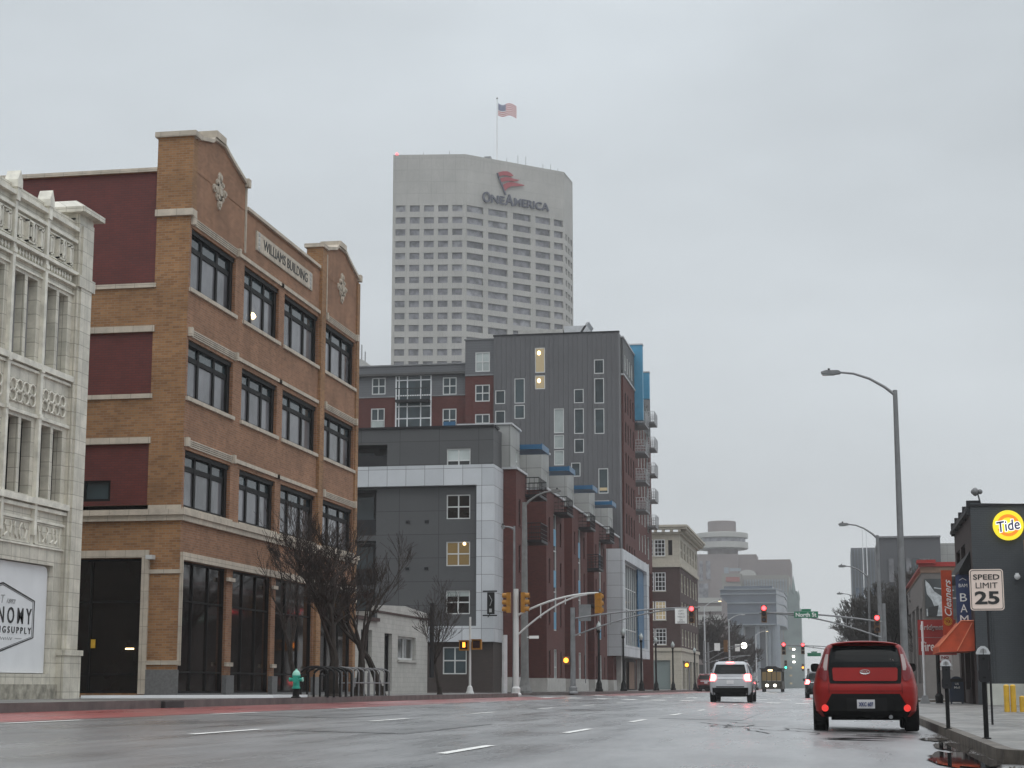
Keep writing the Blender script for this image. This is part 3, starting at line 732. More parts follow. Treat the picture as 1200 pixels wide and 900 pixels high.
for i, o in enumerate(e_ops):
    col = i // 3
    w_ = fe.window(TB, o, (.31, .66), (.70,), .10, .15, 'black_frame', 'pale_glass', .17)
    g_ = MB(); zt = o[2] + (o[3] - o[2]) * .72; fe.box(g_, o[0] + .1, o[1] - .1, zt, o[3] - .12, .182, .186); g_.build('transom_pane', M['blue_glass'], w_)  # transom glass darker than the panes below, a painted difference in reflection
    b = MB(); fe.box(b, o[0], o[1], o[3] - .14, o[3], .06, .22); fe.box(b, o[1] - .24, o[1] - .02, o[2], o[3] - .14, .10, .22); b.build('surround', M['black_frame'], w_)
    if i == 3:
        b = MB(); b.lathe((F - .30, 54.7, 12.72), [(0, .0), (.20, .02), (.26, .10), (.2, .2), (0, .24)], 12); b.build('lamp', M['lamp_warm'], w_)
for o in g_ops:
    fe.window(TB, o, (.32, .66), (.16, .70), .06, .05, 'black_frame', 'store_glass', .12, name='shop_window')
fn.window(TB, n_ops[0], (.22,), (.14, .68), .07, .06, 'black_frame', 'store_glass', .26, name='shop_window')
w_ = fn.window(TB, n_ops[1], (), (), .07, .06, 'black_frame', 'blue_glass', .12)
m = MB(); m.box(-20.15, -19.9, WY + .24, WY + .262, 1.86, 1.90); m.build('door_lamp', M['lamp_warm'], TB)
m = MB(); m.box(-21.2, -21.07, WY + .22, WY + .25, 1.9, 2.15); m.build('notice', M['bollard_yellow'], TB)
m = MB(); m.box(-19.42, -19.22, WY - .3, WY - .05, 4.40, 4.52); m.build('wall_light', M['white_frame'], TB)
pl = MB(); pl.box(F - .01, F + .05, 54.35, 60.7, 14.98, 15.62); plq = pl.build('name_plaque', M['stone'], TB)
b = MB(); put_text(b, 'WILLIAMS BUILDING', (F + .054, 57.55, 15.31), (0, 1, 0), 5.0, .34, bold=0); b.build('lettering', M['black_ink'], plq)
b = MB()
for a in (54.35, 60.2):
    for k in range(4):
        b.tube((F + .05, a + .25, 15.08 + .15 * k), (F + .08, a + .25, 15.08 + .15 * k), .10, .05, 8)
b.build('rosettes', M['pale_concrete'], plq)
for yc, zc in ((50.75, 15.95), (64.68, 15.97)):           # carved cartouches on the gables
    b = MB()
    for dy, dz, ry, rz in ((0, 0, .28, .34), (0, .42, .15, .18), (0, -.42, .15, .18), (.45, .02, .14, .13), (-.45, -.02, .14, .13), (.2, .22, .12, .12), (-.2, .22, .12, .12), (.2, -.22, .12, .12), (-.2, -.22, .12, .12)):
        pts = [(F, yc + dy + ry * math.cos(t * math.pi / 4 + .39), zc + dz + rz * math.sin(t * math.pi / 4 + .39)) for t in range(8)]
        b.prism(pts, (.05, 0, 0)); pts = [(F, yc + dy + .5 * ry * math.cos(t * math.pi / 4), zc + dz + .5 * rz * math.sin(t * math.pi / 4)) for t in range(8)]; b.prism(pts, (.10, 0, 0))
    b.build('cartouche', M['stone'], TB)

# ================================================================== LOW WHITE BUILDING
LB = thing('low_building', (F, 67.4, LZ), 'low white painted brick shop with a shallow pointed parapet behind the bare trees', 'building')
fl = Fac((F, 67.4), (F, 79.9)); o1 = [(.9, 2.6, 1.95, 3.05), (4.6, 5.9, .62, 3.0), (6.9, 10.2, 1.95, 2.95)]
m = MB(); fl.wall(m, 0, 3.4, LZ, 3.42, o1, .25); fl.wall(m, 3.4, fl.L, LZ, 3.85, o1, .25)
m.prism([(F, 70.8, 3.85), (F, 79.9, 3.85), (F, 79.9, 4.1), (F, 75.5, 4.26), (F, 70.8, 4.1)], (-.3, 0, 0))
m.poly([(F, 79.9, LZ), (-34, 79.9, LZ), (-34, 79.9, 3.85), (F, 79.9, 3.85)]); m.poly([(F - .3, 70.8, 3.4), (-34, 70.8, 3.4), (-34, 70.8, 3.85), (F - .3, 70.8, 3.85)])
m.build('wall', M['white_brick'], LB)
m = MB(); m.box(-34, F - .02, 67.4, 79.88, 3.3, 3.4); m.build('roof', M['ground'], LB)
m = MB(); m.box(F - .3, F + .12, 67.4, 70.8, 3.42, 3.56); m.box(F - .3, F + .06, 70.8, 80.0, 3.8, 3.88); m.build('coping', M['dark_brick'], LB)
for o in o1: fl.window(LB, o, (.5,) if o[3] > 2.97 or o[1] > 8 else (), (), .09, .1, 'white_frame' if o[0] > 6 else 'black_frame', 'dark_glass', .2, sill='white_brick' if o[2] > 1 else None)
m = MB(); fl.box(m, .7, 2.8, 1.78, 1.9, -.05, 0); m.build('ledge', M['white_brick'], LB)
m = MB(); m.tube((F + .15, 80.1, LZ + .7), (F + .15, 80.1, 4.6), .11); tag(m.build('downpipe', M['dark_metal'], LB), None)

# ================================================================== APARTMENT BUILDING A (grey panels, red brick bays)
A = thing('apartment_building', (F, 100, LZ), 'five storey grey and red brick apartment building with silver frame, blue canopies and balconies', 'building')
AY = 98.0
an = Fac((-48, AY), (-18.95, AY)); ax = lambda x: x + 48
zw = [(12.82, 14.17), (10.16, 11.54), (7.51, 8.88), (4.82, 6.14)]
nw = [(ax(-21.65), ax(-20.28), z0, z1) for z0, z1 in zw]
rec = [(ax(-29.5), ax(-25.15), 12.97, 14.5), (ax(-29.5), ax(-25.75), 9.3, 11.9), (ax(-29.5), ax(-25.75), 6.5, 9.0), (ax(-29.5), ax(-25.75), 4.2, 6.2)]
moren = [(ax(x), ax(x + 1.37), z0, z1) for x in (-34, -38, -42) for z0, z1 in zw]
m = MB(); an.wall(m, 0, an.L, 3.3, 15.38, nw + rec + moren, .12)
for r_ in rec:
    an.wall(m, r_[0], r_[1], r_[2], r_[3], [], 0, 1.6)
    for z in (r_[2] - .003, r_[3] + .003): m.poly([an.pt(r_[0] - .1, z, .1), an.pt(r_[1] + .1, z, .1), an.pt(r_[1] + .1, z, 1.62), an.pt(r_[0] - .1, z, 1.62)])
    for a in (r_[0] - .003, r_[1] + .003): m.poly([an.pt(a, r_[2], .1), an.pt(a, r_[3], .1), an.pt(a, r_[3], 1.62), an.pt(a, r_[2], 1.62)])
m.poly([(-18.95, AY, 3.3), (-18.95, 100.6, 3.3), (-18.95, 100.6, 15.38), (-18.95, AY, 15.38)])
m.build('grey_wall', M['grey_panel'], A)
m = MB(); m.box(-48, -18.9, AY - .1, AY + .3, 15.38, 15.5); m.box(-19.2, -18.86, AY + .3, 99.4, 15.38, 15.5); m.build('coping', M['dark_metal'], A)
gf = [(ax(-21.81), ax(-20.45), 1.5, 3.0), (ax(-26), ax(-24.6), 1.5, 3.0)]
m = MB(); an.wall(m, 0, an.L, LZ, 3.3, gf, .15); m.poly([(-18.95, AY, LZ), (-18.95, 100.6, LZ), (-18.95, 100.6, 3.3), (-18.95, AY, 3.3)]); m.build('ground_floor_wall', M['brown_brick'], A)
m = MB()                                                  # the silver frame
an.box(m, ax(-48), ax(-18.86), 12.05, 13.2, -.35, .02); an.box(m, ax(-19.85), ax(-18.86), 3.28, 12.05, -.35, .02); an.box(m, ax(-48), ax(-19.85), 3.28, 4.15, -.35, .02)
m.box(-18.98, -18.86, AY, 100.55, 3.28, 13.2)
m.build('silver_frame', M['silver_panel'], A)
for i, o in enumerate(nw):
    w_ = an.window(A, o, (.5,), (.5,), .06, .07, 'white_frame', 'interior_dim' if i == 2 else 'dark_glass', .08, blind=.48 if i == 0 else (.25 if i == 3 else None))
    if i == 2:
        b = MB(); b.ball((-20.62, AY + .07, 8.76), .09, 10); b.build('ceiling_lamp', M['lamp_warm'], w_)
for o in moren + gf: an.window(A, o, (.5,), (.5,), .06, .07, 'white_frame', 'blue_glass', .08)
for r_ in rec:
    b = MB(); an.box(b, r_[0], r_[1], r_[2], r_[2] + .9, .02, .06); b.build('balcony_panel', M['dark_metal'], A)
    b = MB(); an.box(b, r_[0] + 1.4, r_[0] + 3.2, r_[2], r_[3] - .25, 1.54, 1.59); b.build('balcony_door', M['blue_glass'], A)
for x in (-24.0, -22.9):                       # vents and wall lights on the grey cladding
    for z in (4.62, 7.3, 9.95, 12.0):
        if x > -20 or z < 12:
            m = MB(); m.box(x, x + .22, AY - (.42 if x > -20 else .05), AY - (.35 if x > -20 else 0) + .0, z, z + .16); m.build('wall_vent', M['dark_metal'], A)
# street side, four repeating bays
ROOF = 15.85; XB, XG, XR = -18.12, -18.42, -19.35
vols = [(100.6, 104.2), (111.5, 119.0), (122.7, 130.2), (133.9, 141.4), (145.1, 149.9)]
bw = MB(); lw = MB(); rb = MB(); tr = MB(); base = MB()
ends = [98.0] + [v[1] for v in vols]
bal_all = []
for k, (y0, y1) in enumerate(vols):
    fe_ = Fac((XB, y0), (XB, y1)); L_w = y1 - y0
    so = []
    fl_z = [(10.1, 11.6), (7.45, 8.95), (4.8, 6.3), (1.55, 3.1)]
    for (z0, z1) in fl_z:
        so.append((.9, 1.5, z0, z1))
        if L_w > 5: so += [(5.6, 6.2, z0, z1)]
    mid = (2.9, 4.2, 4.4, 12.0) if L_w > 5 else None
    gmid = (2.9, 4.2, 1.3, 3.2) if L_w > 5 else None
    al = so + ([mid, gmid] if mid else [])
    fe_.wall(bw, 0, L_w, 1.35 if k != 9 else LZ, 13.25, al, .14)
    bw.poly([(-20.5, y0, 1.35), (XB, y0, 1.35), (XB, y0, 13.25), (-20.5, y0, 13.25)]); bw.poly([(-20.5, y1, 1.35), (XB, y1, 1.35), (XB, y1, 13.25), (-20.5, y1, 13.25)])
    base.box(-20.4, XB + .05, y0 - .05, y1 + .05, LZ - .05, 1.35)
    tr.box(-20.5, XB + .08, y0 - .08, y1 + .02, 13.25, 13.38)
    for o in so: fe_.window(A, o, (), (.5,), .05, .05, 'dark_metal', 'dark_glass', .10, sill='red_brick')
    if mid:
        w_ = fe_.window(A, mid, (), (.15, .33, .5, .68, .84), .07, .07, 'white_frame', 'blue_glass', .08, name='stair_window')
        b = MB()
        for z in (4.5, 7.2, 9.9): fe_.box(b, mid[0] + .08, mid[1] - .08, z, z + 1.1, .04, .07)
        b.build('spandrel', M['sky_blue'], w_)
        fe_.window(A, gmid, (.5,), (.4,), .06, .06, 'white_frame', 'blue_glass', .08)
    # fifth floor block
    y5 = y0 + (3.0 if k else 2.9)
    fg = Fac((XG, y0 - .1), (XG, y5)); o5 = [(1.7, 2.5, 13.4, 14.6)]
    fg.wall(lw, 0, fg.L, 13.38, ROOF, o5, .12)
    lw.poly([(-21.5, y0 - .1, 13.38), (XG, y0 - .1, 13.38), (XG, y0 - .1, ROOF), (-21.5, y0 - .1, ROOF)]); lw.poly([(-21.5, y5, 13.38), (XG, y5, 13.38), (XG, y5, ROOF), (-21.5, y5, ROOF)])
    fg.window(A, o5[0], (), (.45,), .06, .06, 'white_frame', 'white_glass', .08)
    # recess up to the next block
    yn = vols[k + 1][0] if k < 4 else 152
    fr = Fac((XR, y1), (XR, yn)); ro = [(.5, 1.3, z0 - 1.0, z1) for z0, z1 in fl_z[:3]]
    fr.wall(rb, 0, fr.L, 1.35, 12.1, ro, .1)
    for o in ro: fr.window(A, o, (), (.55,), .06, .06, 'white_frame', 'blue_glass', .06, name='balcony_door')
    fr5 = Fac((-19.9, y5), (-19.9, yn)); r5 = [(.5, 1.5, 12.15, 14.5), (2.2, 3.6, 12.6, 14.5)]
    r5 = [o for o in r5 if o[1] < fr5.L]
    fr5.wall(lw, 0, fr5.L, 12.1, ROOF, r5, .1)
    for o in r5: fr5.window(A, o, (.5,), (), .07, .07, 'white_frame', 'blue_glass', .06)
    tr.box(-21.6, XG + .1, y0 - .2, y5 + .1, ROOF, ROOF + .1); tr.box(-21.6, -19.8, y5 + .1, yn, ROOF, ROOF + .1)
    bw.poly([(-19.9, y1, 12.1), (XR, y1, 12.1), (XR, yn, 12.1), (-19.9, yn, 12.1)])
    if k < 4:                                             # blue canopy and balconies
        c = MB(); c.box(-19.9, -17.15, y5 + .1, y5 + 2.7, 14.80, 15.08); c.box(-17.15, -17.07, y5 + .1, y5 + 2.7, 14.76, 15.12); c.build('canopy', M['blue_metal'], A)
        lv = [11.95] + ([9.3] if k in (0, 2) else []) + ([6.6] if k == 2 else [])
        for z in lv:
            ba = MB(); ya, yb = y5 + .2, y5 + 3.0
            if z < 11: ya, yb = y1 + .15, y1 + 2.6
            ba.box(XR if z < 11 else -19.9, -17.25, ya, yb, z, z + .16); bal = ba.build('balcony', M['dark_metal'], A)
            rl = MB()
            for (p0, p1) in (((-18.4, ya), (-17.3, ya)), ((-17.3, ya), (-17.3, yb)), ((-17.3, yb), (-18.4, yb))):
                for zz in (z + .3, z + .55, z + .8, z + 1.15): rl.tube((*p0, zz), (*p1, zz), .018 if zz < z + 1 else .03, n=5)
                n = max(2, int((Vector(p1) - Vector(p0)).length / .25))
                for q in range(n + 1):
                    t = q / n; x, y = p0[0] + (p1[0] - p0[0]) * t, p0[1] + (p1[1] - p0[1]) * t
                    rl.tube((x, y, z + .16), (x, y, z + 1.15), .014, n=4)
            rl.build('railing', M['dark_metal'], bal)
bw.build('brick_bays', M['red_brick'], A); rb.build('recess_wall', M['red_brick'], A); lw.build('top_floor_wall', M['light_panel'], A)
tr.build('roof_trim', M['galv_light'], A); base.box(-20.4, XR + .02, 101, 150, LZ - .05, 1.34); base.build('stone_base', M['pale_concrete'], A)
m = MB(); m.box(-48, -21.4, AY + .1, 150, 15.2, 15.3); m.box(-21.5, -19.8, 100.6, 149.9, 15.6, 15.7); m.build('roof', M['ground'], A)
bs = thing('blade_sign', (-18.6, 97, 5), 'black blade sign on two short arms at the corner of the silver frame', 'sign')
m = MB(); m.box(-19.02, -18.62, 96.6, 96.72, 4.75, 5.95); m.build('panel', M['black_frame'], bs)
m = MB(); m.box(-19.3, -18.5, 96.75, 96.82, 5.98, 6.05); m.box(-19.3, -18.5, 96.75, 96.82, 4.65, 4.72); m.tube((-19.0, 96.76, 4.6), (-19.0, 97.66, 4.9), .03); m.build('bracket', M['black_frame'], bs)
m = MB(); m.path([(-18.9, 96.59, 5.8), (-18.75, 96.59, 5.5), (-18.86, 96.59, 5.2)], .02, 5); m.box(-18.9, -18.76, 96.58, 96.6, 4.85, 5.05); m.build('symbol', M['grey_ink'], bs)

# the silver framed bay
S = thing('framed_bay_building', (-18, 145, LZ), 'silver framed glass bay with a blue side wall, jutting over the sidewalk', 'building')
fs = Fac((-17.25, 145), (-17.25, 165.5)); so = [(1.6, 18.6, 4.2, 11.2)]
m = MB(); fs.wall(m, 0, fs.L, 3.3, 12.0, so, 1.0)
m.poly([(-19.3, 145, 3.3), (-17.25, 145, 3.3), (-17.25, 145, 12), (-19.3, 145, 12)]); m.poly([(-19.3, 145, 12), (-17.25, 145, 12), (-17.25, 165.5, 12), (-19.3, 165.5, 12)])
m.poly([(-19.3, 145, 3.3), (-17.25, 145, 3.3), (-17.25, 165.5, 3.3), (-19.3, 165.5, 3.3)]); m.poly([(-19.3, 165.5, 3.3), (-17.25, 165.5, 3.3), (-17.25, 165.5, 12), (-19.3, 165.5, 12)])
m.build('frame', M['silver_panel'], S)
fs.window(S, (1.6, 14.0, 4.2, 11.2), [i / 8 for i in range(1, 8)], (.2, .45, .7), .1, .08, 'white_frame', 'blue_glass', .55)
m = MB(); fs.box(m, 14.1, 18.6, 4.2, 11.2, .3, .4); m.build('blue_panel', M['blue_metal'], S)
m = MB(); fs.box(m, 0, 20.5, LZ - .02, 3.28, 1.3, 1.6); m.build('shopfront', M['brown_brick'], S)
m = MB()
for k in range(6): fs.box(m, 1 + k * 2.6, 3 + k * 2.6, LZ + .1, 3.1, 1.24, 1.3)
m.build('shopfront_glass', M['store_glass'], S)
for y in (147.2, 163.0):
    m = MB(); m.box(-18.2, -17.7, y, y + .6, LZ - .02, 3.3); m.build('column', M['pale_concrete'], S)
m = MB(); m.box(-18.4, -18.36, 158.5, 162.5, LZ + .1, 3.0); m.build('poster', M['brownish'], S)

# ================================================================== TALL APARTMENT BUILDING B
B = thing('tall_apartment_building', (-18, 150, LZ), 'tall ribbed grey apartment block with scattered slit windows and a brick and blue street side', 'building')
BY = 150.0
b1 = Fac((-29.0, BY), (-17.98, BY)); q = lambda x: x + 29.0
wl_ = [(-25.33, -24.45, 27.75, 29.95, 'l'), (-25.33, -24.45, 26.3, 27.5, 'l'), (-27.15, -26.25, 25.1, 27.3, ''), (-27.15, -26.25, 23.75, 24.95, ''), (-28.85, -27.98, 25.1, 26.3, ''), (-28.85, -27.98, 22.4, 24.5, ''),
       (-23.68, -22.82, 22.4, 24.55, 'w'), (-23.68, -22.82, 21.05, 22.25, 'w'), (-23.68, -22.82, 19.6, 20.9, 'w'), (-21.92, -21.08, 24.98, 26.2, ''), (-21.92, -21.08, 22.3, 24.5, ''), (-21.92, -21.08, 20.65, 21.85, ''),
       (-20.15, -19.3, 27.5, 28.75, ''), (-20.15, -19.3, 24.9, 27.1, ''), (-20.15, -19.3, 22.25, 24.45, ''), (-19.85, -19.0, 17.1, 19.25, 'b'), (-22.2, -21.4, 18.6, 19.8, '')]
bo = [(q(a), q(b), z0, z1) for a, b, z0, z1, _ in wl_]
m = MB(); b1.wall(m, 0, b1.L, 12, 31.1, bo, .12); m.poly([(-17.98, BY, 12), (-17.98, 151.4, 12), (-17.98, 151.4, 31.1), (-17.98, BY, 31.1)])
m.poly([(-29, BY, 25), (-29, 165, 25), (-29, 165, 31.1), (-29, BY, 31.1)])
a = .22
while a < b1.L - .1:                                     # standing seams of the metal cladding
    cuts = sorted([(o[2] - .08, o[3] + .08) for o in bo if o[0] - .08 < a < o[1] + .08]); z = 12
    for c0, c1 in cuts + [(31.05, 99)]:
        if c0 > z: b1.box(m, a, a + .07, z, c0, -.06, .0)
        z = c1
    a += .42
m.build('ribbed_wall', M['ribbed_grey'], B)
m = MB(); m.box(-29.05, -17.92, BY - .08, BY + .3, 31.1, 31.22); m.build('coping', M['dark_metal'], B)
for (a, b, z0, z1, t), o in zip(wl_, bo):
    w_ = b1.window(B, o, (), (), .07, .06, 'white_frame', {'l': 'interior_lit', 'w': 'white_glass', 'b': 'blue_glass', '': 'blue_glass'}[t], .05)
    if t == 'l':
        u_ = MB(); u_.ball(((a + b) / 2 - .1, BY + .02, z1 - .45), .15, 10, 1.3); u_.build('ceiling_lamp', M['lamp_warm'], w_)
    if t == 'b':
        u_ = MB(); b1.box(u_, o[0] + .1, o[1] - .1, z0 + .25, z0 + .5, .045, .06); u_.build('lamp_glow', M['interior_lit'], w_)
m = MB(); m.box(-27.0, -23.0, 151, 156, 30.5, 31.75); m.build('roof_parapet', M['pale_concrete'], B)
m = MB(); m.box(-22.9, -20.9, 151, 154, 30.9, 32.0); m.prism([(-20.9, 151, 32.3), (-20.7, 151, 32.3), (-21.3, 151, 31.4), (-21.5, 151, 31.4)], (0, 3, 0)); m.build('roof_unit', M['galv_light'], B)
m = MB(); m.box(-45, -29, 150.5, 180, 28.0, 28.2); m.box(-29, -18.6, 150.2, 180, 30.8, 30.95); m.build('roof', M['ground'], B)
# stair block and wing
b2 = Fac((-31.6, BY + .3), (-28.99, BY + .3)); so = [(.9, 2.2, 28.05, 29.8), (.9, 2.2, 25.4, 26.9), (.9, 2.2, 22.7, 24.3)]
m = MB(); b2.wall(m, 0, b2.L, 27.75, 30.9, so, .1); m.poly([b2.pt(0, 27.75), b2.pt(0, 27.75, 6), b2.pt(0, 30.9, 6), b2.pt(0, 30.9)]); wg = Fac((-46, BY + .9), (-31.6, BY + .9)); wx = lambda x: x + 46
wo = [(wx(-33.75), wx(-32.5), 26.2, 27.75), (wx(-40.2), wx(-38.95), 26.4, 27.9), (wx(-44.5), wx(-43.2), 26.4, 27.9)]
wo2 = [(wx(-33.75), wx(-32.5), 23.0, 24.95), (wx(-40.25), wx(-39.0), 23.0, 25.15), (wx(-44.5), wx(-43.2), 23.0, 25)]
gl = (wx(-38.05), wx(-34.75), 23.2, 28.1)
wg.wall(m, 0, wg.L, 26.15, 28.9, wo + [gl], .1); m.build('clapboard_wall', M['clapboard'], B)
m = MB(); b2.wall(m, 0, b2.L, 14, 27.75, so, .1); wg.wall(m, 0, wg.L, 14, 26.15, wo2 + [gl], .1); m.build('wing_brick', M['red_brick'], B)
m = MB(); b2.box(m, 0, b2.L, 27.7, 27.82, -.06, .02); wg.box(m, 0, wg.L, 28.9, 29.02, -.1, .3); b2.box(m, -.1, b2.L, 30.9, 31.0, -.08, .3); wg.box(m, 0, gl[0] - .02, 26.1, 26.2, -.05, 0); wg.box(m, gl[1] + .02, wg.L, 26.1, 26.2, -.05, 0); m.build('wing_trim', M['galv'], B)
for o in so: b2.window(B, o, (.5,), (.5,), .09, .09, 'white_frame', 'white_glass' if o[2] > 27 else 'blue_glass', .06)
for o in wo + wo2: wg.window(B, o, (.5,), (.5,), .09, .09, 'white_frame', 'blue_glass', .06)
for i, o in enumerate(wo2[:2]):
    m = MB(); wg.box(m, o[0] + .05, o[1] - .05, o[2], o[2] + (1.0 if i else .8), .02, .05); m.build('spandrel', M['blue_metal'] if i == 0 else M['white_glass'], B)
w_ = wg.window(B, gl, (.1, .33, .7), (.2, .42, .62, .9), .12, .1, 'white_paint', 'blue_glass', .05, name='glazed_bay')
m = MB(); wg.box(m, gl[0] + .2, gl[1] - .1, 25.55, 25.75, -.9, .1)
for k in range(15):
    a = gl[0] + .2 + k * .215; wg.box(m, a, a + .03, 25.75, 26.7, -.9, -.86)
wg.box(m, gl[0] + .2, gl[1] - .1, 26.7, 26.76, -.92, -.84); m.build('balcony', M['dark_metal'], B)
# street side
bm_ = MB(); gm_ = MB(); fz = [26.9 - 2.66 * k for k in range(6)]
f1 = Fac((-17.8, 151.4), (-17.8, 160.2)); o1 = []
for k in range(6):
    for a in (1.2, 3.0, 5.0, 7.0): o1.append((a, a + .8, fz[k] - 2.0 - .4, fz[k] - .6 - .0))
ot = [(1.2 + 1.7 * k, 2.2 + 1.7 * k, 28.2, 29.6) for k in range(4)]
f1.wall(bm_, 0, f1.L, 12, 27.55, o1, .12); bm_.poly([(-18.6, 151.4, 12), (-17.8, 151.4, 12), (-17.8, 151.4, 27.55), (-18.6, 151.4, 27.55)])
f1.wall(gm_, 0, f1.L, 27.7, 30.9, ot, .1); gm_.poly([(-18.6, 151.4, 27.7), (-17.8, 151.4, 27.7), (-17.8, 151.4, 30.9), (-18.6, 151.4, 30.9)]); gm_.poly([(-18.6, 151.4, 30.9), (-17.8, 151.4, 30.9), (-17.8, 160.2, 30.9), (-18.6, 160.2, 30.9)])
for o in o1: f1.window(B, o, (), (.5,), .05, .05, 'dark_metal', 'dark_glass', .08)
for o in ot: f1.window(B, o, (.5,), (), .07, .07, 'white_frame', 'blue_glass', .06)
m = MB(); m.box(-18.6, -17.7, 151.3, 160.2, 27.55, 27.7); m.box(-18.6, -17.72, 151.3, 160.2, 30.9, 31.02); m.build('street_trim', M['galv_light'], B)
bm_.build('street_brick', M['red_brick'], B); bm_ = MB(); gm_.build('upper_siding', M['grey_panel'], B); gm_ = MB()
f2 = Fac((-18.4, 160.2), (-18.4, 180)); o2 = []
for k in range(7):
    z = 26.9 - 2.66 * k
    o2 += [(.8, 2.0, z, z + 1.9), (2.6, 4.2, z - .3, z + 1.9), (8, 9, z, z + 1.6), (10.5, 11.5, z, z + 1.6), (13, 14.2, z, z + 1.9), (15.6, 17.2, z - .3, z + 1.9)]
f2.wall(bm_, 0, 20 - .2, 12, 25.8, o2, .12); f2.wall(gm_, 0, 19.8, 25.8, 30.4, o2, .12)
bm_.poly([(-18.4, 180, LZ), (-30, 180, LZ), (-30, 180, 29), (-18.4, 180, 29)])
bm_.build('rear_brick', M['red_brick'], B); gm_.build('street_siding', M['grey_panel'], B)
for o in o2: f2.window(B, o, (), (.45,), .06, .06, 'white_frame', 'blue_glass', .08)
for yy, zt, xo in ((160.25, 31.9, -17.05), (171.0, 31.2, -17.55)):
    m = MB(); m.box(-18.6, xo, yy, yy + .7, 24.9 if yy < 165 else 28.6, zt); m.build('blue_fin', M['sky_blue'], B)
    m = MB(); m.box(-18.6, xo + .05, yy - .06, yy + .76, zt, zt + .12); m.build('fin_cap', M['galv_light'], B)
def far_balcony(ya, yb, xo, z, p):
    b_1 = MB(); b_1.box(-18.4, xo, ya, yb, z - .18, z); o_ = b_1.build('balcony', M['galv'], p)
    r_1 = MB()
    for (a, b) in (((-18.4, ya), (xo, ya)), ((xo, ya), (xo, yb)), ((xo, yb), (-18.4, yb))):
        for zz in (.25, .5, .75, 1.05): r_1.tube((*a, z + zz), (*b, z + zz), .022, n=4)
        for t in range(6): r_1.tube((a[0] + (b[0] - a[0]) * t / 5, a[1] + (b[1] - a[1]) * t / 5, z), (a[0] + (b[0] - a[0]) * t / 5, a[1] + (b[1] - a[1]) * t / 5, z + 1.05), .022, n=4)
    r_1.build('railing', M['galv_light'], o_)
for k in range(4): far_balcony(161.2, 165.0, -17.0, 24.8 - 2.66 * k, B)
for k in range(5): far_balcony(175.6, 178.6, -17.55, 27.0 - 2.6 * k, B)

# ================================================================== CLASSICAL BRICK BUILDING D
D = thing('corniced_building', (-18.3, 211, LZ), 'old brown brick building with cream top storey and bracketed cornice, past the apartments', 'building')
dn = Fac((-32, 211), (-18.3, 211)); de = Fac((-18.3, 211), (-18.3, 238)); dx = lambda x: x + 32
lv = [(16.1, 18.1), (12.0, 14.2), (8.6, 10.8), (5.7, 7.6)]
no = [(dx(a), dx(b), z0, z1) for a, b in ((-22.35, -21.4), (-21.3, -20.0), (-25.4, -24.1), (-28, -26.7)) for z0, z1 in lv] + [(dx(-19.65), dx(-19.15), 16.2, 18.0)]
eo = []
for k in range(6):
    for (z0, z1) in lv: eo.append((1.5 + 4.3 * k, 4.4 + 4.3 * k, z0 - .1, z1))
cr = MB(); br = MB()
for f_, L_, oo in ((dn, dn.L, no), (de, de.L, eo)):
    f_.wall(cr, 0, L_, 15.2, 18.7, oo, .15); f_.wall(br, 0, L_, 5.2, 14.8, oo, .15); f_.wall(cr, 0, L_, LZ, 5.2, [(dx(-21.9), dx(-19.6), LZ, 3.9)] if f_ is dn else [(2 + 5 * k, 5.6 + 5 * k, LZ, 3.9) for k in range(5)], .3)
    f_.box(cr, -.0, L_ + .2, 14.8, 15.2, -.2, .1); f_.box(cr, 0, L_ + .1, 4.95, 5.35, -.14, .1)
    f_.box(cr, 0, L_ + .3, 18.7, 18.95, -.3, .2); f_.box(cr, 0, L_ + .9, 19.25, 19.5, -.9, .2); f_.box(cr, 0, L_ + 1, 19.5, 19.75, -1.05, .2)
    a = .3
    while a < L_ + .6: f_.box(cr, a, a + .3, 18.95, 19.25, -.8, .1); a += .95
cr.build('cream_masonry', M['cream'], D); br.build('brick_wall', M['dark_brick'], D)
for o in no:
    if o[1] - o[0] < .6: dn.window(D, o, (), (), .05, .05, 'dark_brick', 'dark_glass', .1)
    else: dn.window(D, o, (.33, .66) if o[1] - o[0] > 1.1 else (.5,), (.25, .5, .75), .10, .06, 'white_paint', 'interior_lit' if 8 < o[2] < 9 and -23 < o[0] - 32 < -19.9 else 'dark_glass', .1, sill='cream')
for o in eo: de.window(D, o, (.33, .66), (.5,), .14, .2, 'cream', 'blue_glass', .12)
m = MB(); dn.box(m, dx(-21.9), dx(-19.6), LZ, 3.9, .25, .3); m.build('shutter_door', M['far_green'], D)
m = MB()
for k in range(5): de.box(m, 2 + 5 * k, 5.6 + 5 * k, LZ, 3.9, .25, .3)
m.build('shop_window', M['store_glass'], D)
m = MB(); m.box(-32, -18.5, 211.2, 237.8, 18.7, 18.8); m.build('roof', M['ground'], D)
m = MB(); m.poly([(-18.3, 238, LZ), (-32, 238, LZ), (-32, 238, 18.7), (-18.3, 238, 18.7)]); m.build('rear_wall', M['dark_brick'], D)
for z in (17.6, 13.4): 
    m = MB(); m.box(-23.4, -22.3, 209.8, 210.95, z - 1.4, z); m.build('oriel', M['clapboard'], D)

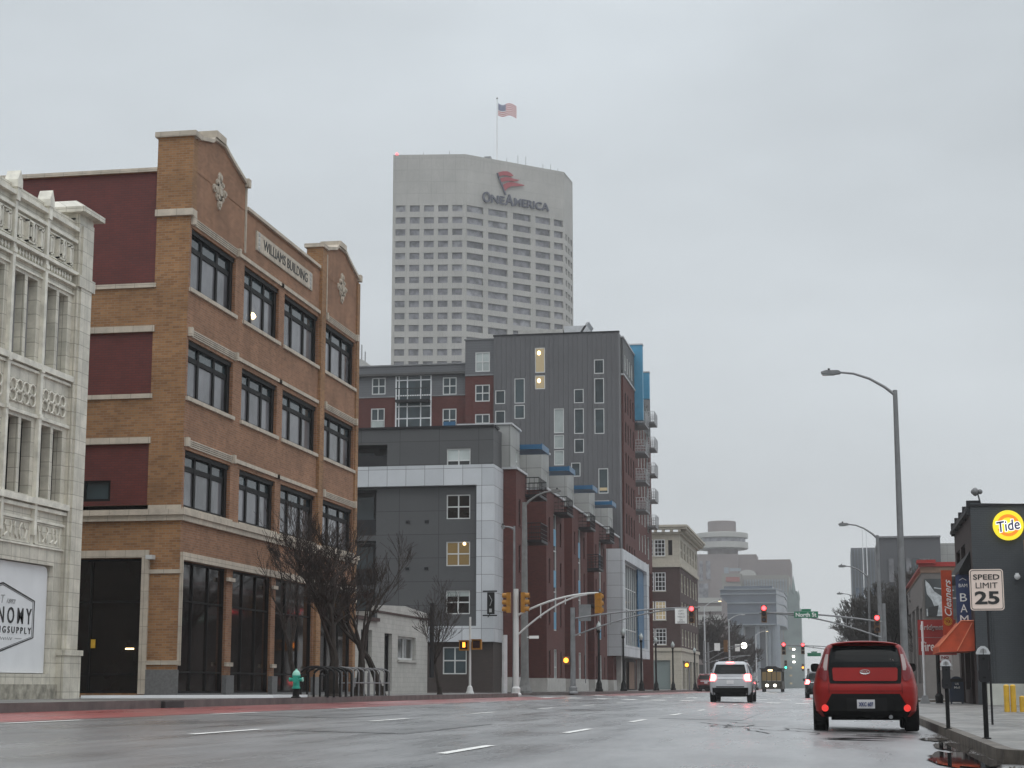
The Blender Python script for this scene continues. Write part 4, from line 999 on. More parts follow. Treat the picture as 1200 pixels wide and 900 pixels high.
# ================================================================== OFFICE TOWER
T = thing('office_tower', (-105, 530, 0), 'tall pale concrete office tower fading into mist, company name and flag logo near its top', 'skyscraper')
tv = [(-130.6, 512.1), (-108.7, 515.2), (-81.6, 539.8), (-80.7, 551.8), (-92, 576), (-112, 588), (-131.5, 570)]
TF = [Fac(tv[i], tv[i + 1]) for i in range(3)]
PZ = 3.735; ztop = 145.25 + 1.0
rows = [ztop - PZ * k for k in range(14)]
tops = []
for k, z in enumerate(rows):
    w0 = TF[0].L / 5
    for c in range(5): tops.append((.9 + w0 * c * .985, .9 + w0 * c * .985 + 3.05, z - 2.0, z, 0))
    for a, b in ((.8, 6.6), (8.4, 15.4), (17.4, 23.9), (25.7, 31.2), (32.6, 36.0)): tops.append((a, b, z - 2.1 + .1, z + .1, 1))
    if k: 
        for c in range(3): tops.append((1.2 + 3.7 * c, 3.6 + 3.7 * c, z - 2.0, z, 2))
m = MB()
for i in range(3):
    L_ = TF[i].L; TF[i].wall(m, 0, L_, 0, 161.6, [o for o in tops if o[4] == i], .8)
    if i == 2: m.add([TF[i].pt(0, 161.6), TF[i].pt(L_, 161.6), TF[i].pt(L_, 162.0), TF[i].pt(0, 162.0)], [(0, 1, 2, 3)])
for i in range(3, 7):
    a, b = tv[i], tv[(i + 1) % 7]; m.poly([(*a, 0), (*b, 0), (*b, 161.6), (*a, 161.6)])
m.build('wall', M['tower_concrete'], T, norm=False)
m = MB(); m.prism([(x, y, 161.6) for x, y in tv], (0, 0, .8)); m.build('parapet', M['tower_concrete'], T)
tops.sort(key=lambda o: -(o[1] - o[0]) * (.6 if o[4] == 2 else 1))
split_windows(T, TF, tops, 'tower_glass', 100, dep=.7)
m = MB(); m.ball((-129.8, 513.5, 162.9), .5, 8); m.build('beacon', M['lens_red'], T)
m = MB()
for (x, y, h) in ((-127, 516, 1.6), (-122, 516, 2.4), (-121, 517, 1.8), (-114, 517, 2.8), (-112, 518, 1.6), (-98, 528, 3), (-95, 531, 5), (-93, 534, 5.5), (-88, 537, 3.2), (-86, 540, 4), (-84, 542, 3)):
    m.tube((x, y, 162), (x, y, 162 + h * .8), .07, n=4)
m.box(-104, -102, 522, 524, 162, 163.4); m.build('roof_aerials', M['galv'], T)
c1 = Vector(TF[1].pt(0, 0)); nrm = TF[1].n
def onT(u, v, d=.3): return onP(u, v, c1 + nrm * d, nrm)
dirT = TF[1].d
pL, pR = onT(566, 233), onT(643, 242)
wd = (pR - pL).length
m = MB()
def word(txt, ua, ub, va, vb, hh):
    a, b = onT(ua, va), onT(ub, vb); c = (a + b) / 2
    put_text(m, txt, (c.x, c.y, c.z), dirT, (b - a).dot(dirT), hh, bold=.012, depth=.35)
zT = onT(600, 236).z
word('O', 565.5, 574.5, 231, 231, 3.4); word('NE', 575.5, 591, 234.0, 234.0, 2.5); word('A', 592, 601.5, 234.5, 234.5, 3.5); word('MERICA', 602.5, 643, 239.8, 239.8, 2.5)
CS = thing('tower_sign', tuple(onT(604, 230)), 'company name in dark small capitals under a waving striped flag emblem, on the tower top', 'sign')
m.build('lettering', M['navy_letter'], CS)
m = MB(); a, b = onT(582.5, 202.5), onT(592, 229)
m.prism([onT(581.8, 203), onT(583.4, 202.6), onT(593, 228.5), onT(591.4, 229)], nrm * .35); m.build('emblem_pole', M['navy_letter'], CS)
m = MB()
def band(top, bot):
    P = [onT(u, v) for u, v in top] + [onT(u, v) for u, v in bot[::-1]]
    n = len(top)
    for i in range(n - 1): m.prism([P[i], P[i + 1], P[2 * n - 2 - i], P[2 * n - 1 - i]], nrm * .35)
band([(583, 202.5), (588, 201), (594, 201), (598, 203), (601, 206)], [(584.5, 207), (589, 205.5), (594, 206), (598, 207), (601.5, 206.4)])
band([(585.5, 209.5), (590, 208), (596, 208), (602, 210), (608, 211)], [(587, 214), (591, 212.5), (596, 212), (602, 213), (608, 211.6)])
band([(588.5, 217), (593, 214.5), (598, 213.5), (605, 215), (614, 217)], [(591, 224.5), (594, 221), (599, 218.5), (606, 218.5), (614, 217.6)])
m.build('emblem_stripes', M['red_logo'], CS)

FPt = thing('flagpole', (-101.5, 530, 162), 'tall thin white flagpole on the roof of the office tower', 'flagpole')
m = MB(); m.tube((-101.5, 530, 162), (-101.5, 530, 184.6), .24, .14, 8); m.build('pole', M['white_paint'], FPt)
m = MB(); m.ball((-101.5, 530, 184.8), .3, 8); m.build('finial', M['galv'], FPt)
FL = thing('flag', (-101.4, 530, 179), 'stars and stripes flag flying from the rooftop pole', 'flag')
def flagpt(s, t):                                         # s along the fly 0..1, t down 0..1
    return (-101.25 + 5.9 * s, 530 + .55 * math.sin(s * 7 + .6), 183.3 - 3.9 * t - 1.35 * s - .35 * math.sin(s * 6.5))
fr_, fw_, fc_ = MB(), MB(), MB()
for k in range(13):
    for i in range(16):
        s0, s1 = i / 16, (i + 1) / 16; t0, t1 = k / 13, (k + 1) / 13
        P = [flagpt(s0, t0), flagpt(s1, t0), flagpt(s1, t1), flagpt(s0, t1)]
        (fc_ if (s1 <= .44 and k < 7) else (fr_ if k % 2 == 0 else fw_)).prism(P, (0, .03, 0))
fr_.build('red_stripes', mat('flag_red', (.42, .03, .05), .8), FL); fw_.build('white_stripes', M['sign_white'], FL); fc_.build('canton', mat('flag_blue', (.03, .05, .18), .8), FL)
m = MB()
for r_ in range(5):
    for c in range(6):
        x, y, z = flagpt(.035 + .073 * c, .05 + .1 * r_); m.box(x - .09, x + .09, y - .06, y - .03, z - .09, z + .09)
m.build('stars', M['sign_white'], FL)

# ================================================================== FAR BUILDINGS
Hh = thing('revolving_tower', (-50, 850, 0), 'hazy brown concrete tower crowned by a round two-ringed disc and drum', 'building')
k_ = 850 / 2111.0
X_ = lambda u: -(985 - u) * k_
Zz = lambda v: .8 + (805 - v) * k_
m = MB(); cx = (X_(831) + X_(868)) / 2
m.lathe((cx, 872, 0), [(7.4, 60), (7.4, Zz(640))], 32); m.box(X_(812), X_(869), 862, 880, 0, Zz(648)); m.box(X_(868), X_(890.5), 864, 885, 0, Zz(648.5)); m.box(X_(890), X_(930.5), 864, 900, 0, Zz(655))
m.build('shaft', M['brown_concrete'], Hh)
m = MB(); c2x = (X_(818) + X_(880)) / 2
m.lathe((c2x, 872, 0), [(12.0, Zz(641)), (12.6, Zz(640)), (12.6, Zz(633)), (12, Zz(633))], 48); m.lathe((c2x, 872, 0), [(12.0, Zz(628)), (12.6, Zz(627.5)), (12.6, Zz(622)), (12, Zz(621.5))], 48)
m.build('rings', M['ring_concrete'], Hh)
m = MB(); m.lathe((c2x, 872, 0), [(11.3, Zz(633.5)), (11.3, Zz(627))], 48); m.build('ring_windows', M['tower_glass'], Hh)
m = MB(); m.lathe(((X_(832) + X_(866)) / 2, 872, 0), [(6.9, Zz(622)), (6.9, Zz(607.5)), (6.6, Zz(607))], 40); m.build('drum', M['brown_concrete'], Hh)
for (a, b, c, d) in ((823, 827, 656, 680), (831, 836, 656, 678), (822, 833, 683, 700)):
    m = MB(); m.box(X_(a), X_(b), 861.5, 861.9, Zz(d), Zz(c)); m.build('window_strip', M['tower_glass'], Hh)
m = MB()
for k in range(6): m.box(X_(812), X_(852), 861.3, 861.9, Zz(705 + 9 * k) - .5, Zz(705 + 9 * k) + .5)
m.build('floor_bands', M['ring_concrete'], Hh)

P2 = thing('pale_block', (-45, 800, 0), 'pale hazy block with a rounded white roof hump in front of the brown tower', 'building')
k_ = 800 / 2111.0
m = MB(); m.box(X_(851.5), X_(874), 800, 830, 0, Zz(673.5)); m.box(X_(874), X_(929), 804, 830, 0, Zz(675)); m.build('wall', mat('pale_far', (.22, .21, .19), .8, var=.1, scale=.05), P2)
m = MB(); P = [(X_(871), 806, Zz(675))] + [(X_(880.5) + (X_(890) - X_(880.5)) * math.cos(R(180 - 18 * i)), 806, Zz(675) + 2.6 * math.sin(R(18 * i)) ** .6) for i in range(0, 11)]
m.prism(P, (0, 10, 0)); m.build('roof_hump', M['ring_concrete'], P2)
m = MB()
for k in range(16): m.box(X_(877 + 3.2 * k), X_(878.4 + 3.2 * k), 803.2, 803.9, 20, Zz(680))
m.build('fins', M['far_band'], P2)
m = MB(); m.box(X_(856), X_(872), 799.4, 799.9, Zz(683), Zz(677.5)); m.build('red_banner', mat('banner_far', (.25, .08, .07), .7), P2)
m = MB(); m.box(X_(853), X_(858.5), 806, 806.5, Zz(672), Zz(665)); m.box(X_(859.5), X_(873), 806, 806.5, Zz(669.5), Zz(666)); m.build('roof_letters', M['far_band'], P2)

G2 = thing('banded_glass_building', (-38, 620, 0), 'blue grey office block with horizontal glass bands standing on tall columns', 'building')
k_ = 620 / 2111.0
m = MB(); P = [(X_(849), 620), (X_(914), 620), (X_(921), 640), (X_(921), 680), (X_(849), 680)]
def layer(mb, z0, z1, off=0.0):
    c = Vector((X_(885), 650)); PP = []
    for x, y in P:
        d = (Vector((x, y)) - c); s_ = 1 + off / d.length; PP.append((c.x + d.x * s_, c.y + d.y * s_))
    mb.prism([(x, y, z0) for x, y in PP], (0, 0, z1 - z0))
PB = MB()
zs = [690, 696, 706, 718, 726, 732]
layer(m, Zz(733), Zz(692), 0)
m.prism([(X_(853), 622, Zz(692)), (X_(910), 622, Zz(692)), (X_(908), 676, Zz(692)), (X_(855), 676, Zz(692))], (0, 0, 1.2))
m.build('glass_bands', M['far_glass'], G2)
for v in (692, 697.5, 708, 720, 733): layer(PB, Zz(v) - .16, Zz(v) + .22, .5)
PB.build('floor_edges', M['far_band'], G2)
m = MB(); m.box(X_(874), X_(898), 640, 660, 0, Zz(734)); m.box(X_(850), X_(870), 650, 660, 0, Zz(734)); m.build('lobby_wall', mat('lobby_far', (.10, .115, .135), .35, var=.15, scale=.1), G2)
for u in (851, 873, 891, 905, 912):
    m = MB(); m.lathe((X_(u), 622, 0), [(.8 if u != 912 else 1.6, 0), (.8 if u != 912 else 1.6, Zz(733))], 12); m.build('column', M['far_band'], G2)

GR = thing('gothic_tower', (-16, 700, 0), 'slender grey green tower with small spires and lit windows at the street end', 'building')
k_ = 700 / 2111.0
m = MB()
for a, b, v in ((921, 944, 765), (922, 942, 722), (924, 940, 702), (928, 938, 694)):
    m.box(X_(a), X_(b), 700 + (765 - v) * .05, 720 - (765 - v) * .05, 0, Zz(v))
m.build('wall', M['far_green'], GR)
for u, v0, v1, r_ in ((934, 694, 676, .8), (926, 702, 694, .6), (939.5, 702, 693, .6), (930, 694, 685, .5), (941.5, 722, 714, .6)):
    m = MB(); m.lathe((X_(u), 704, 0), [(r_, Zz(v0) - 1), (r_, Zz(v0) + .5), (.05, Zz(v1))], 8); m.build('spire', M['far_green'], GR)
for u, v in ((933, 762), (932.5, 770), (932.8, 776.5), (929, 761), (929, 783), (929, 792), (929, 801)):
    m = MB(); m.box(X_(u - 1.4), X_(u + 1.4), 697.2, 697.6, Zz(v + 1), Zz(v - 1)); m.build('lit_window', M['lamp_white'] if u > 930 else M['interior_lit'], GR)
PK = thing('parking_structure', (-26, 330, 0), 'dark banded concrete parking structure beyond the corniced building', 'building')
k_ = 330 / 2111.0
m = MB(); m.box(X_(800), X_(866), 331, 380, 0, Zz(745)); m.build('wall', mat('deck_dark', (.055, .05, .05), .8, var=.1, scale=.1), PK)
m = MB()
for v in (748, 762, 776): m.box(X_(800), X_(866.5), 330.2, 331.2, Zz(v) - .5, Zz(v) + .45)
m.build('deck_band', M['brown_concrete'], PK)
k_ = 560 / 2111.0
FO = thing('far_office_block', (-50, 560, 0), 'pale grey banded office wall seen between the old building and the glass block', 'building')
m = MB(); m.box(X_(805), X_(850), 560, 590, 0, Zz(702)); m.build('wall', M['brown_concrete'], FO)
m = MB()
for v in (706, 716, 726, 736): m.box(X_(804.8), X_(850.4), 559.5, 560.2, Zz(v) - .4, Zz(v) + 1.2)
m.build('floor_bands', M['ring_concrete'], FO)
FW_ = thing('distant_white_block', (-160, 640, 0), 'distant white block with two thin antennas above the apartment wing', 'building')
k_ = 640 / 2111.0
m = MB(); p0 = onY(418, 421, 640); p1 = onY(433, 432, 640); m.prism([(p0.x - 4, 640, 60), (p1.x + 2, 640, 60), (p1.x + 2, 640, p1.z), (p0.x + 2, 640, p0.z), (p0.x - 4, 640, p0.z)], (0, 20, 0)); m.build('wall', M['ring_concrete'], FW_)
m = MB(); a = onY(424, 404, 645); b = onY(428, 412, 645); m.tube((a.x, 645, 100), (a.x, 645, a.z), .25, n=5); m.tube((b.x, 645, 100), (b.x, 645, b.z), .25, n=5); m.build('antennas', M['galv'], FW_)
# right hand side, far
GT = thing('glass_office_tower', (4, 330, 0), 'pale glassy office block seen behind the bare trees, right of the street', 'building')
k_ = 330 / 2111.0
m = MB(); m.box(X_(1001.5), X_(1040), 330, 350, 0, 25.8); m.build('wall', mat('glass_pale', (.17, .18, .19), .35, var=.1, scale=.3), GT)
m = MB()
for k in range(9): m.box(X_(1002 + 3.6 * k), X_(1002.5 + 3.6 * k), 329.6, 330, 1, 25.5)
m.build('mullions', M['far_band'], GT)
for u in (1008, 1015, 1026):
    m = MB(); m.box(X_(u - 2), X_(u + 2), 329.3, 329.7, 4, 18.5); m.build('glass_strip', M['far_glass'], GT)
DB = thing('dark_office_block', (10, 262, 0), 'dark grey flat roofed office block with a row of pale windows behind the trees', 'building')
k_ = 262 / 2111.0
m = MB(); m.box(X_(1033.5), X_(1103.5), 262, 290, 0, 22.0); m.build('wall', mat('slate_far', (.075, .078, .085), .55, var=.08, scale=.2), DB)
for k, (a, b) in enumerate(((1044, 1050), (1057, 1063), (1064, 1070), (1071, 1079), (1083, 1093))):
    m = MB(); m.box(X_(a), X_(b), 261.6, 261.95, 15.6, 19.0); m.build('window', M['pale_glass'] if k % 2 == 0 else M['blue_glass'], DB)
m = MB(); m.box(X_(1033), X_(1104), 261.7, 290, 22.0, 22.25); m.build('roof_edge', M['galv'], DB)
WBk = thing('white_office_block', (17, 275, 0), 'white panelled block adjoining the dark office block', 'building')
m = MB(); m.box(X_(1103.6), X_(1150), 268, 290, 0, 21.6); m.build('wall', M['light_panel'], WBk)
m = MB(); m.box(X_(1112.5), X_(1121), 267.6, 267.9, 15.2, 18.4); m.build('window', M['dark_glass'], WBk)
for x in (3.45, 3.95):
    fp = thing('white_mast', (x, 240, 0), 'thin white mast rising by the bare trees, %s of the two' % ('left' if x < 3.7 else 'right'), 'mast', 'thin white masts by the trees')
    m = MB(); m.tube((x, 240, 0), (x, 240, 21.5), .09, .05, 6); m.build('pole', M['white_paint'], fp)

# ================================================================== TYRE SHOP (grey, red roof edge)
TS = thing('tyre_shop', (5, 104, RZ), 'low beige tyre shop with red roof edge and a black and white picture panel', 'building')
TX = 4.72
a_ = Fac((TX, 104), (40, 104)); ww = Fac((TX, 135), (TX, 104))
m = MB(); a_.wall(m, 0, a_.L, RZ, 7.2, [], 0); 
wo_ = [(4 + 6 * k, 8 + 6 * k, 1, 5.6) for k in range(4)]; wo_.append((27.2, 30.2, 1.0, 5.3))
ww.wall(m, 0, ww.L, RZ, 7.2, wo_, .3)
m.build('wall', M['tan_wall'], TS)
for o in wo_: ww.window(TS, o, (.5,), (.4, .7), .1, .1, 'dark_metal', 'store_glass', .25)
m = MB(); m.box(TX - .15, 40, 103.85, 104.3, 7.55, 7.8); m.box(TX - .04, TX + .3, 104.3, 135, 7.56, 7.68); m.box(TX - .25, TX + .8, 103.6, 104.6, 7.72, 7.92); m.build('red_roof_edge', M['red_sign'], TS)
m = MB(); m.box(TX - .05, 40, 103.93, 104.3, 7.2, 7.55); m.box(TX + .0, 39.9, 104.3, 135, 7.1, 7.3); m.build('fascia', M['brownish'], TS)
PP_ = thing('picture_panel', (6, 103.8, 3), 'black and white picture panel of a curved chrome shape on the tyre shop wall', 'billboard')
m = MB(); m.box(4.88, 8.0, 103.8, 103.96, 4.75, 6.85); m.build('panel', mat('panel_dark', (.045, .05, .052), .5, var=.3), PP_)
m = MB()
def blk(pts): m.prism([(4.88 + x, 103.79, 4.75 + z * .82) for x, z in pts], (0, -.02, 0))
blk([(.02, 2.5), (.25, 2.2), (.5, 1.7), (.9, 1.35), (1.4, 1.2), (1.4, .0), (.6, .0), (.5, .6), (.35, 1.1), (.1, 1.5), (.05, 2.0)])
blk([(.04, .0), (.12, .0), (.1, .5), (.04, .5)]); blk([(.5, 1.98), (1.6, 1.78), (1.6, 1.72), (.5, 1.9)]); m.build('picture_light', mat('panel_light', (.42, .44, .45), .5, var=.35, scale=5), PP_)
m = MB(); m.prism([(5.06, 103.76, 4.8), (5.5, 103.76, 4.8), (5.6, 103.76, 5.35), (5.06, 103.76, 5.25)], (0, -.01, 0)); m.build('picture_dark', M['black_ink'], PP_)
# sign of the tyre shop on its pole
PS_ = thing('pole_sign', (4.05, 76, RZ), 'red tyre brand sign with white lettering on a black pole', 'sign')
m = MB(); m.box(3.22, 4.75, 75.9, 76.1, 2.82, 3.54); m.box(3.22, 4.75, 75.9, 76.1, 2.1, 2.80); m.build('sign_box', M['red_sign'], PS_)
m = MB(); m.tube((3.98, 76, RZ), (3.98, 76, 2.1), .085, n=10); m.lathe((3.98, 76, RZ), [(.16, 0), (.15, .05), (.17, .3), (.1, .4)], 10); m.build('pole', M['black_frame'], PS_)
m = MB(); put_text(m, 'Bridgestone', (4.0, 75.89, 3.20), (1, 0, 0), 1.38, .27, bold=.02, shear=.1); m.build('upper_lettering', M['sign_white'], PS_)
m = MB(); put_text(m, 'Bridgestone', (4.0, 75.875, 3.20), (1, 0, 0), 1.345, .225, bold=-.01, shear=.1); m.build('lettering_core', M['black_ink'], PS_)
m = MB(); put_text(m, 'Firestone', (4.0, 75.89, 2.45), (1, 0, 0), 1.34, .40, bold=.01); m.build('lower_lettering', M['sign_white'], PS_)
WP = thing('white_post', (3.36, 75, RZ), 'slim white post on a square base beside the red tyre sign', 'post')
m = MB(); m.tube((3.36, 75, RZ + .2), (3.36, 75, 3.45), .045, n=8); m.build('post', M['white_paint'], WP)
m = MB(); m.add([(3.16, 74.8, RZ), (3.56, 74.8, RZ), (3.56, 75.2, RZ), (3.16, 75.2, RZ), (3.26, 74.9, RZ + .32), (3.46, 74.9, RZ + .32), (3.46, 75.1, RZ + .32), (3.26, 75.1, RZ + .32)], [(0, 1, 5, 4), (1, 2, 6, 5), (2, 3, 7, 6), (3, 0, 4, 7), (4, 5, 6, 7)]); m.build('base', M['galv'], WP)
NP = thing('parking_sign', (4.35, 78, RZ), 'small white parking regulation sign with red letters under the red sign', 'sign')
m = MB(); m.box(4.1, 4.68, 78, 78.02, 1.5, 2.15); m.build('plate', M['sign_white'], NP)
m = MB(); m.tube((4.38, 78.05, RZ), (4.38, 78.05, 2.1), .03); m.build('post', M['galv'], NP)
m = MB(); put_text(m, 'NO', (4.39, 77.995, 2.03), (1, 0, 0), .3, .12, bold=.02); put_text(m, 'PARKING', (4.39, 77.995, 1.85), (1, 0, 0), .44, .10, bold=.02); m.build('lettering', M['red_sign'], NP)
m = MB(); put_text(m, 'ANYTIME', (4.39, 77.995, 1.68), (1, 0, 0), .44, .08, bold=.01); m.build('small_lettering', M['black_ink'], NP)

# ================================================================== CLEANERS BUILDING (slate painted brick)
CB = thing('cleaners_building', (5.1, 70, RZ), 'slate painted brick building at the right edge with a round lit yellow sign', 'building')
c1_ = Fac((5.1, 70), (9.5, 70)); c2_ = Fac((5.1, 80), (5.1, 70))
m = MB(); c1_.wall(m, 0, c1_.L, RZ, 7.55, [], 0); m.poly([(5.1, 70, 7.55), (9.5, 70, 7.55), (9.5, 70, 7.62), (5.1, 70, 7.76)]); m.build('side_wall', M['slate_paint'], CB)
wo_ = [(.8, 3.2, 4.3, 6.5), (4.0, 6.4, 4.3, 6.5), (1, 3, RZ, 2.8), (3.6, 6.4, .7, 2.8), (7.0, 8.6, RZ, 2.7)]
m = MB(); c2_.wall(m, 0, c2_.L, RZ, 7.62, wo_, .25)
m.poly([(5.1, 80, RZ), (9.5, 80, RZ), (9.5, 80, 7.6), (5.1, 80, 7.6)]); m.build('street_wall', M['blackish_brick'], CB)
for o in wo_: c2_.window(CB, o, (.5,), (.5,) if o[2] > 3 else (), .08, .08, 'black_frame', 'store_glass', .2)
m = MB()
for y in (70.05, 72.4, 74.8, 77.3, 79.8): m.box(4.97, 5.5, y - .02, y + .22, 7.3, 7.86)
m.box(4.92, 5.1, 70.02, 80, 7.38, 7.5); m.box(5.0, 9.5, 69.96, 70.2, 7.62, 7.70); m.box(5.0, 5.3, 70.2, 80, 7.62, 7.7); m.build('cornice', M['dark_metal'], CB)
m = MB(); m.box(5.3, 9.5, 70.2, 79.8, 7.3, 7.4); m.build('roof', M['ground'], CB)
m = MB(); m.prism([(5.09, 71, 6.0), (5.09, 71, 5.1), (4.66, 71, 5.1), (4.66, 71, 5.25)], (0, 8, 0)); m.build('upper_awning', M['black_frame'], CB)
m = MB(); m.lathe((6.72, 69.93, 4.92), [(.0, -.12), (.10, -.09), (.115, 0), (.10, .07)], 12, 'y'); m.box(6.66, 6.78, 69.9, 70, 4.98, 5.06); m.build('security_camera', M['white_paint'], CB)
m = MB(); m.tube((5.55, 70.3, 7.6), (5.42, 70.2, 8.15), .03); m.build('lamp_bracket', M['galv'], CB)
m = MB(); m.lathe((5.30, 70.1, 8.2), [(.05, -.14), (.16, -.02), (.17, .05), (.10, .12)], 12, 'x'); m.ball((5.5, 70.1, 8.2), .1, 10); m.build('roof_floodlight', M['galv'], CB)
m = MB(); m.box(5.4, 9.5, 69.2, 69.99, RZ, .92); m.build('pale_low_wall', M['pale_wall'], CB)
m = MB(); m.tube((5.72, 69.9, RZ), (5.72, 69.9, 5), .04, n=6); m.build('conduit', M['slate_paint'], CB)
RW = thing('tan_wall_edge', (7.0, 68.5, RZ), 'tan painted wall edge at the right border of the picture', 'wall')
m = MB(); m.box(6.93, 9.5, 68.6, 69.15, RZ, 6.25); m.build('wall', M['brownish'], RW)
TDs = thing('round_sign', (6.47, 69.9, 6.87), 'round lit yellow detergent brand sign with orange ring on the slate wall', 'sign')
c = Vector((6.47, 69.86, 6.87))
m = MB(); m.lathe(c, [(.565, .12), (.575, .0), (.56, -.02), (0, -.02)], 40, 'y'); m.build('disc', M['tide_yellow'], TDs)
m = MB()
for r0, r1, a0, a1 in ((.30, .42, 20, 160), (.30, .42, 200, 340)):
    m = MB()
    n = 14
    for i in range(n):
        A0, A1 = R(a0 + (a1 - a0) * i / n), R(a0 + (a1 - a0) * (i + 1) / n)
        m.prism([c + Vector((r0 * math.cos(A0), -.025, r0 * math.sin(A0))), c + Vector((r1 * math.cos(A0), -.025, r1 * math.sin(A0))), c + Vector((r1 * math.cos(A1), -.025, r1 * math.sin(A1))), c + Vector((r0 * math.cos(A1), -.025, r0 * math.sin(A1)))], (0, -.008, 0))
    m.build('orange_arc', M['tide_orange'], TDs)
ups = Vector((-.16, 0, 1)); rts = Vector((1, 0, .16))
m = MB(); put_text(m, 'Tide', c + Vector((0, -.04, -.01)), rts, .90, .46, upv=ups, bold=.075, shear=.12); m.build('lettering_outline', M['tide_white'], TDs)
m = MB(); put_text(m, 'Tide', c + Vector((0, -.056, -.01)), rts, .84, .40, upv=ups, bold=.012, shear=.12); m.build('lettering', M['tide_navy'], TDs)
AW = thing('orange_awning', (5.1, 72, 2.2), 'orange fabric awning sloping out over the cleaners shop door', 'awning')
y0, y1 = 70.3, 75.0
m = MB(); m.prism([(5.08, y0, 3.28), (4.6, y0, 3.28), (3.75, y0, 2.32), (3.75, y0, 2.10), (5.08, y0, 2.16)], (0, y1 - y0, 0)); m.build('canopy', M['orange'], AW)
m = MB(); m.path([(5.08, y0 - .015, 3.29), (4.6, y0 - .015, 3.29), (3.74, y0 - .015, 2.33), (3.74, y0 - .015, 2.10)], .028, 6); m.build('edge_piping', M['orange_light'], AW)
m = MB(); m.tube((5.02, y0 - .015, 3.22), (4.42, y0 - .015, 2.16), .024, n=6); m.build('edge_piping', M['orange_light'], AW)
for k in range(4):
    y = y0 + 1.1 + 1.1 * k
    m = MB(); m.path([(4.6, y, 3.30), (3.735, y, 2.33), (3.735, y, 2.10)], .018, 5); m.build('rib', M['orange_light'], AW)
CL = thing('cleaners_banner', (4.3, 73.5, 4), 'tall orange banner reading Cleaners upwards in white script', 'banner')
m = MB(); m.box(4.10, 4.52, 73.5, 73.62, 2.85, 5.42); m.build('panel', M['orange'], CL)
m = MB(); put_text(m, 'Cleaners', (4.33, 73.49, 4.32), (0, 0, 1), 1.45, .27, upv=(-1, 0, 0), bold=.01, shear=.35); m.build('lettering', M['sign_white'], CL)
m = MB()
for t in range(2): m.path([(4.31 + (.15 - .05 * t) * math.cos(R(30 * a)), 73.485, 3.38 + (.15 - .05 * t) * math.sin(R(30 * a))) for a in range(13)], .016, 5)
m.path([(4.36, 73.485, 3.44), (4.29, 73.485, 3.43), (4.33, 73.485, 3.36), (4.27, 73.485, 3.32)], .016, 5); m.build('emblem', M['bollard_yellow'], CL)
m = MB()
for z in (5.2, 4.3, 3.2): m.tube((4.5, 73.56, z), (5.1, 73.56, z), .03, n=6)
m.build('bracket', M['sign_white'], CL)
BA = thing('blue_banner', (4.8, 71.2, 4), 'navy banner with a small emblem and white letters reading down', 'banner')
m = MB(); m.box(4.52, 5.06, 71.2, 71.3, 2.98, 5.05); m.prism([(4.52, 71.2, 5.05), (5.06, 71.2, 5.05), (4.79, 71.2, 5.22)], (0, .1, 0)); m.build('panel', M['navy'], BA)
m = MB()
for ch, z in (('B', 4.22), ('A', 3.80), ('M', 3.38)): put_text(m, ch, (4.79, 71.19, z), (1, 0, 0), .26 if ch != 'M' else .31, .31)
put_text(m, 'BAM', (4.79, 71.19, 4.68), (1, 0, 0), .32, .13); m.path([(4.66, 71.19, 4.88), (4.79, 71.19, 4.96), (4.92, 71.19, 4.88)], .012, 4); m.build('lettering', M['sign_white'], BA)
m = MB(); m.tube((4.8, 71.25, 5.1), (4.8, 71.25, 5.5), .02, n=5); m.tube((4.8, 71.25, 5.5), (5.1, 71.25, 5.5), .02, n=5); m.build('bracket', M['galv'], BA)
MX = thing('mailbox', (4.55, 74, RZ), 'dark blue street mailbox with rounded top beside the shop door', 'mailbox')
m = MB(); prof = [(4.28, .22), (4.82, .22), (4.82, .95)] + [(4.55 + .27 * math.cos(R(a)), .95 + .27 * math.sin(R(a))) for a in range(15, 180, 15)] + [(4.28, .95)]
m.prism([(x, 73.7, z + .0) for x, z in prof], (0, .6, 0)); m.build('body', M['mail_blue'], MX)
for x in (4.32, 4.75):
    for y in (73.74, 74.22):
        m = MB(); m.box(x, x + .04, y, y + .04, RZ, .24); m.build('leg', M['mail_blue'], MX)
m = MB(); put_text(m, 'Mail', (4.56, 73.69, .78), (1, 0, 0), .22, .09, bold=.01); put_text(m, 'US', (4.56, 73.69, .92), (1, 0, 0), .14, .08, bold=.01); m.build('lettering', M['sign_white'], MX)
m = MB(); m.box(4.3, 4.8, 73.66, 73.7, 1.0, 1.12); m.build('slot', M['dark_metal'], MX)
for i, (x, h, lab) in enumerate(((4.38, .72, 'left of the pair of yellow bollards by the slate wall'), (4.55, .72, 'right of the pair of yellow bollards by the slate wall'), (4.78, .42, 'short worn yellow bollard at the end of the row'))):
    bo_ = thing('bollard', (x, 50, RZ), lab, 'bollard', 'yellow bollards at the lot entrance')
    m = MB(); m.lathe((x, 50, RZ), [(.075, 0), (.075, h - .03), (.05, h), (0, h + .01)], 12); m.build('post', M['bollard_yellow'], bo_)
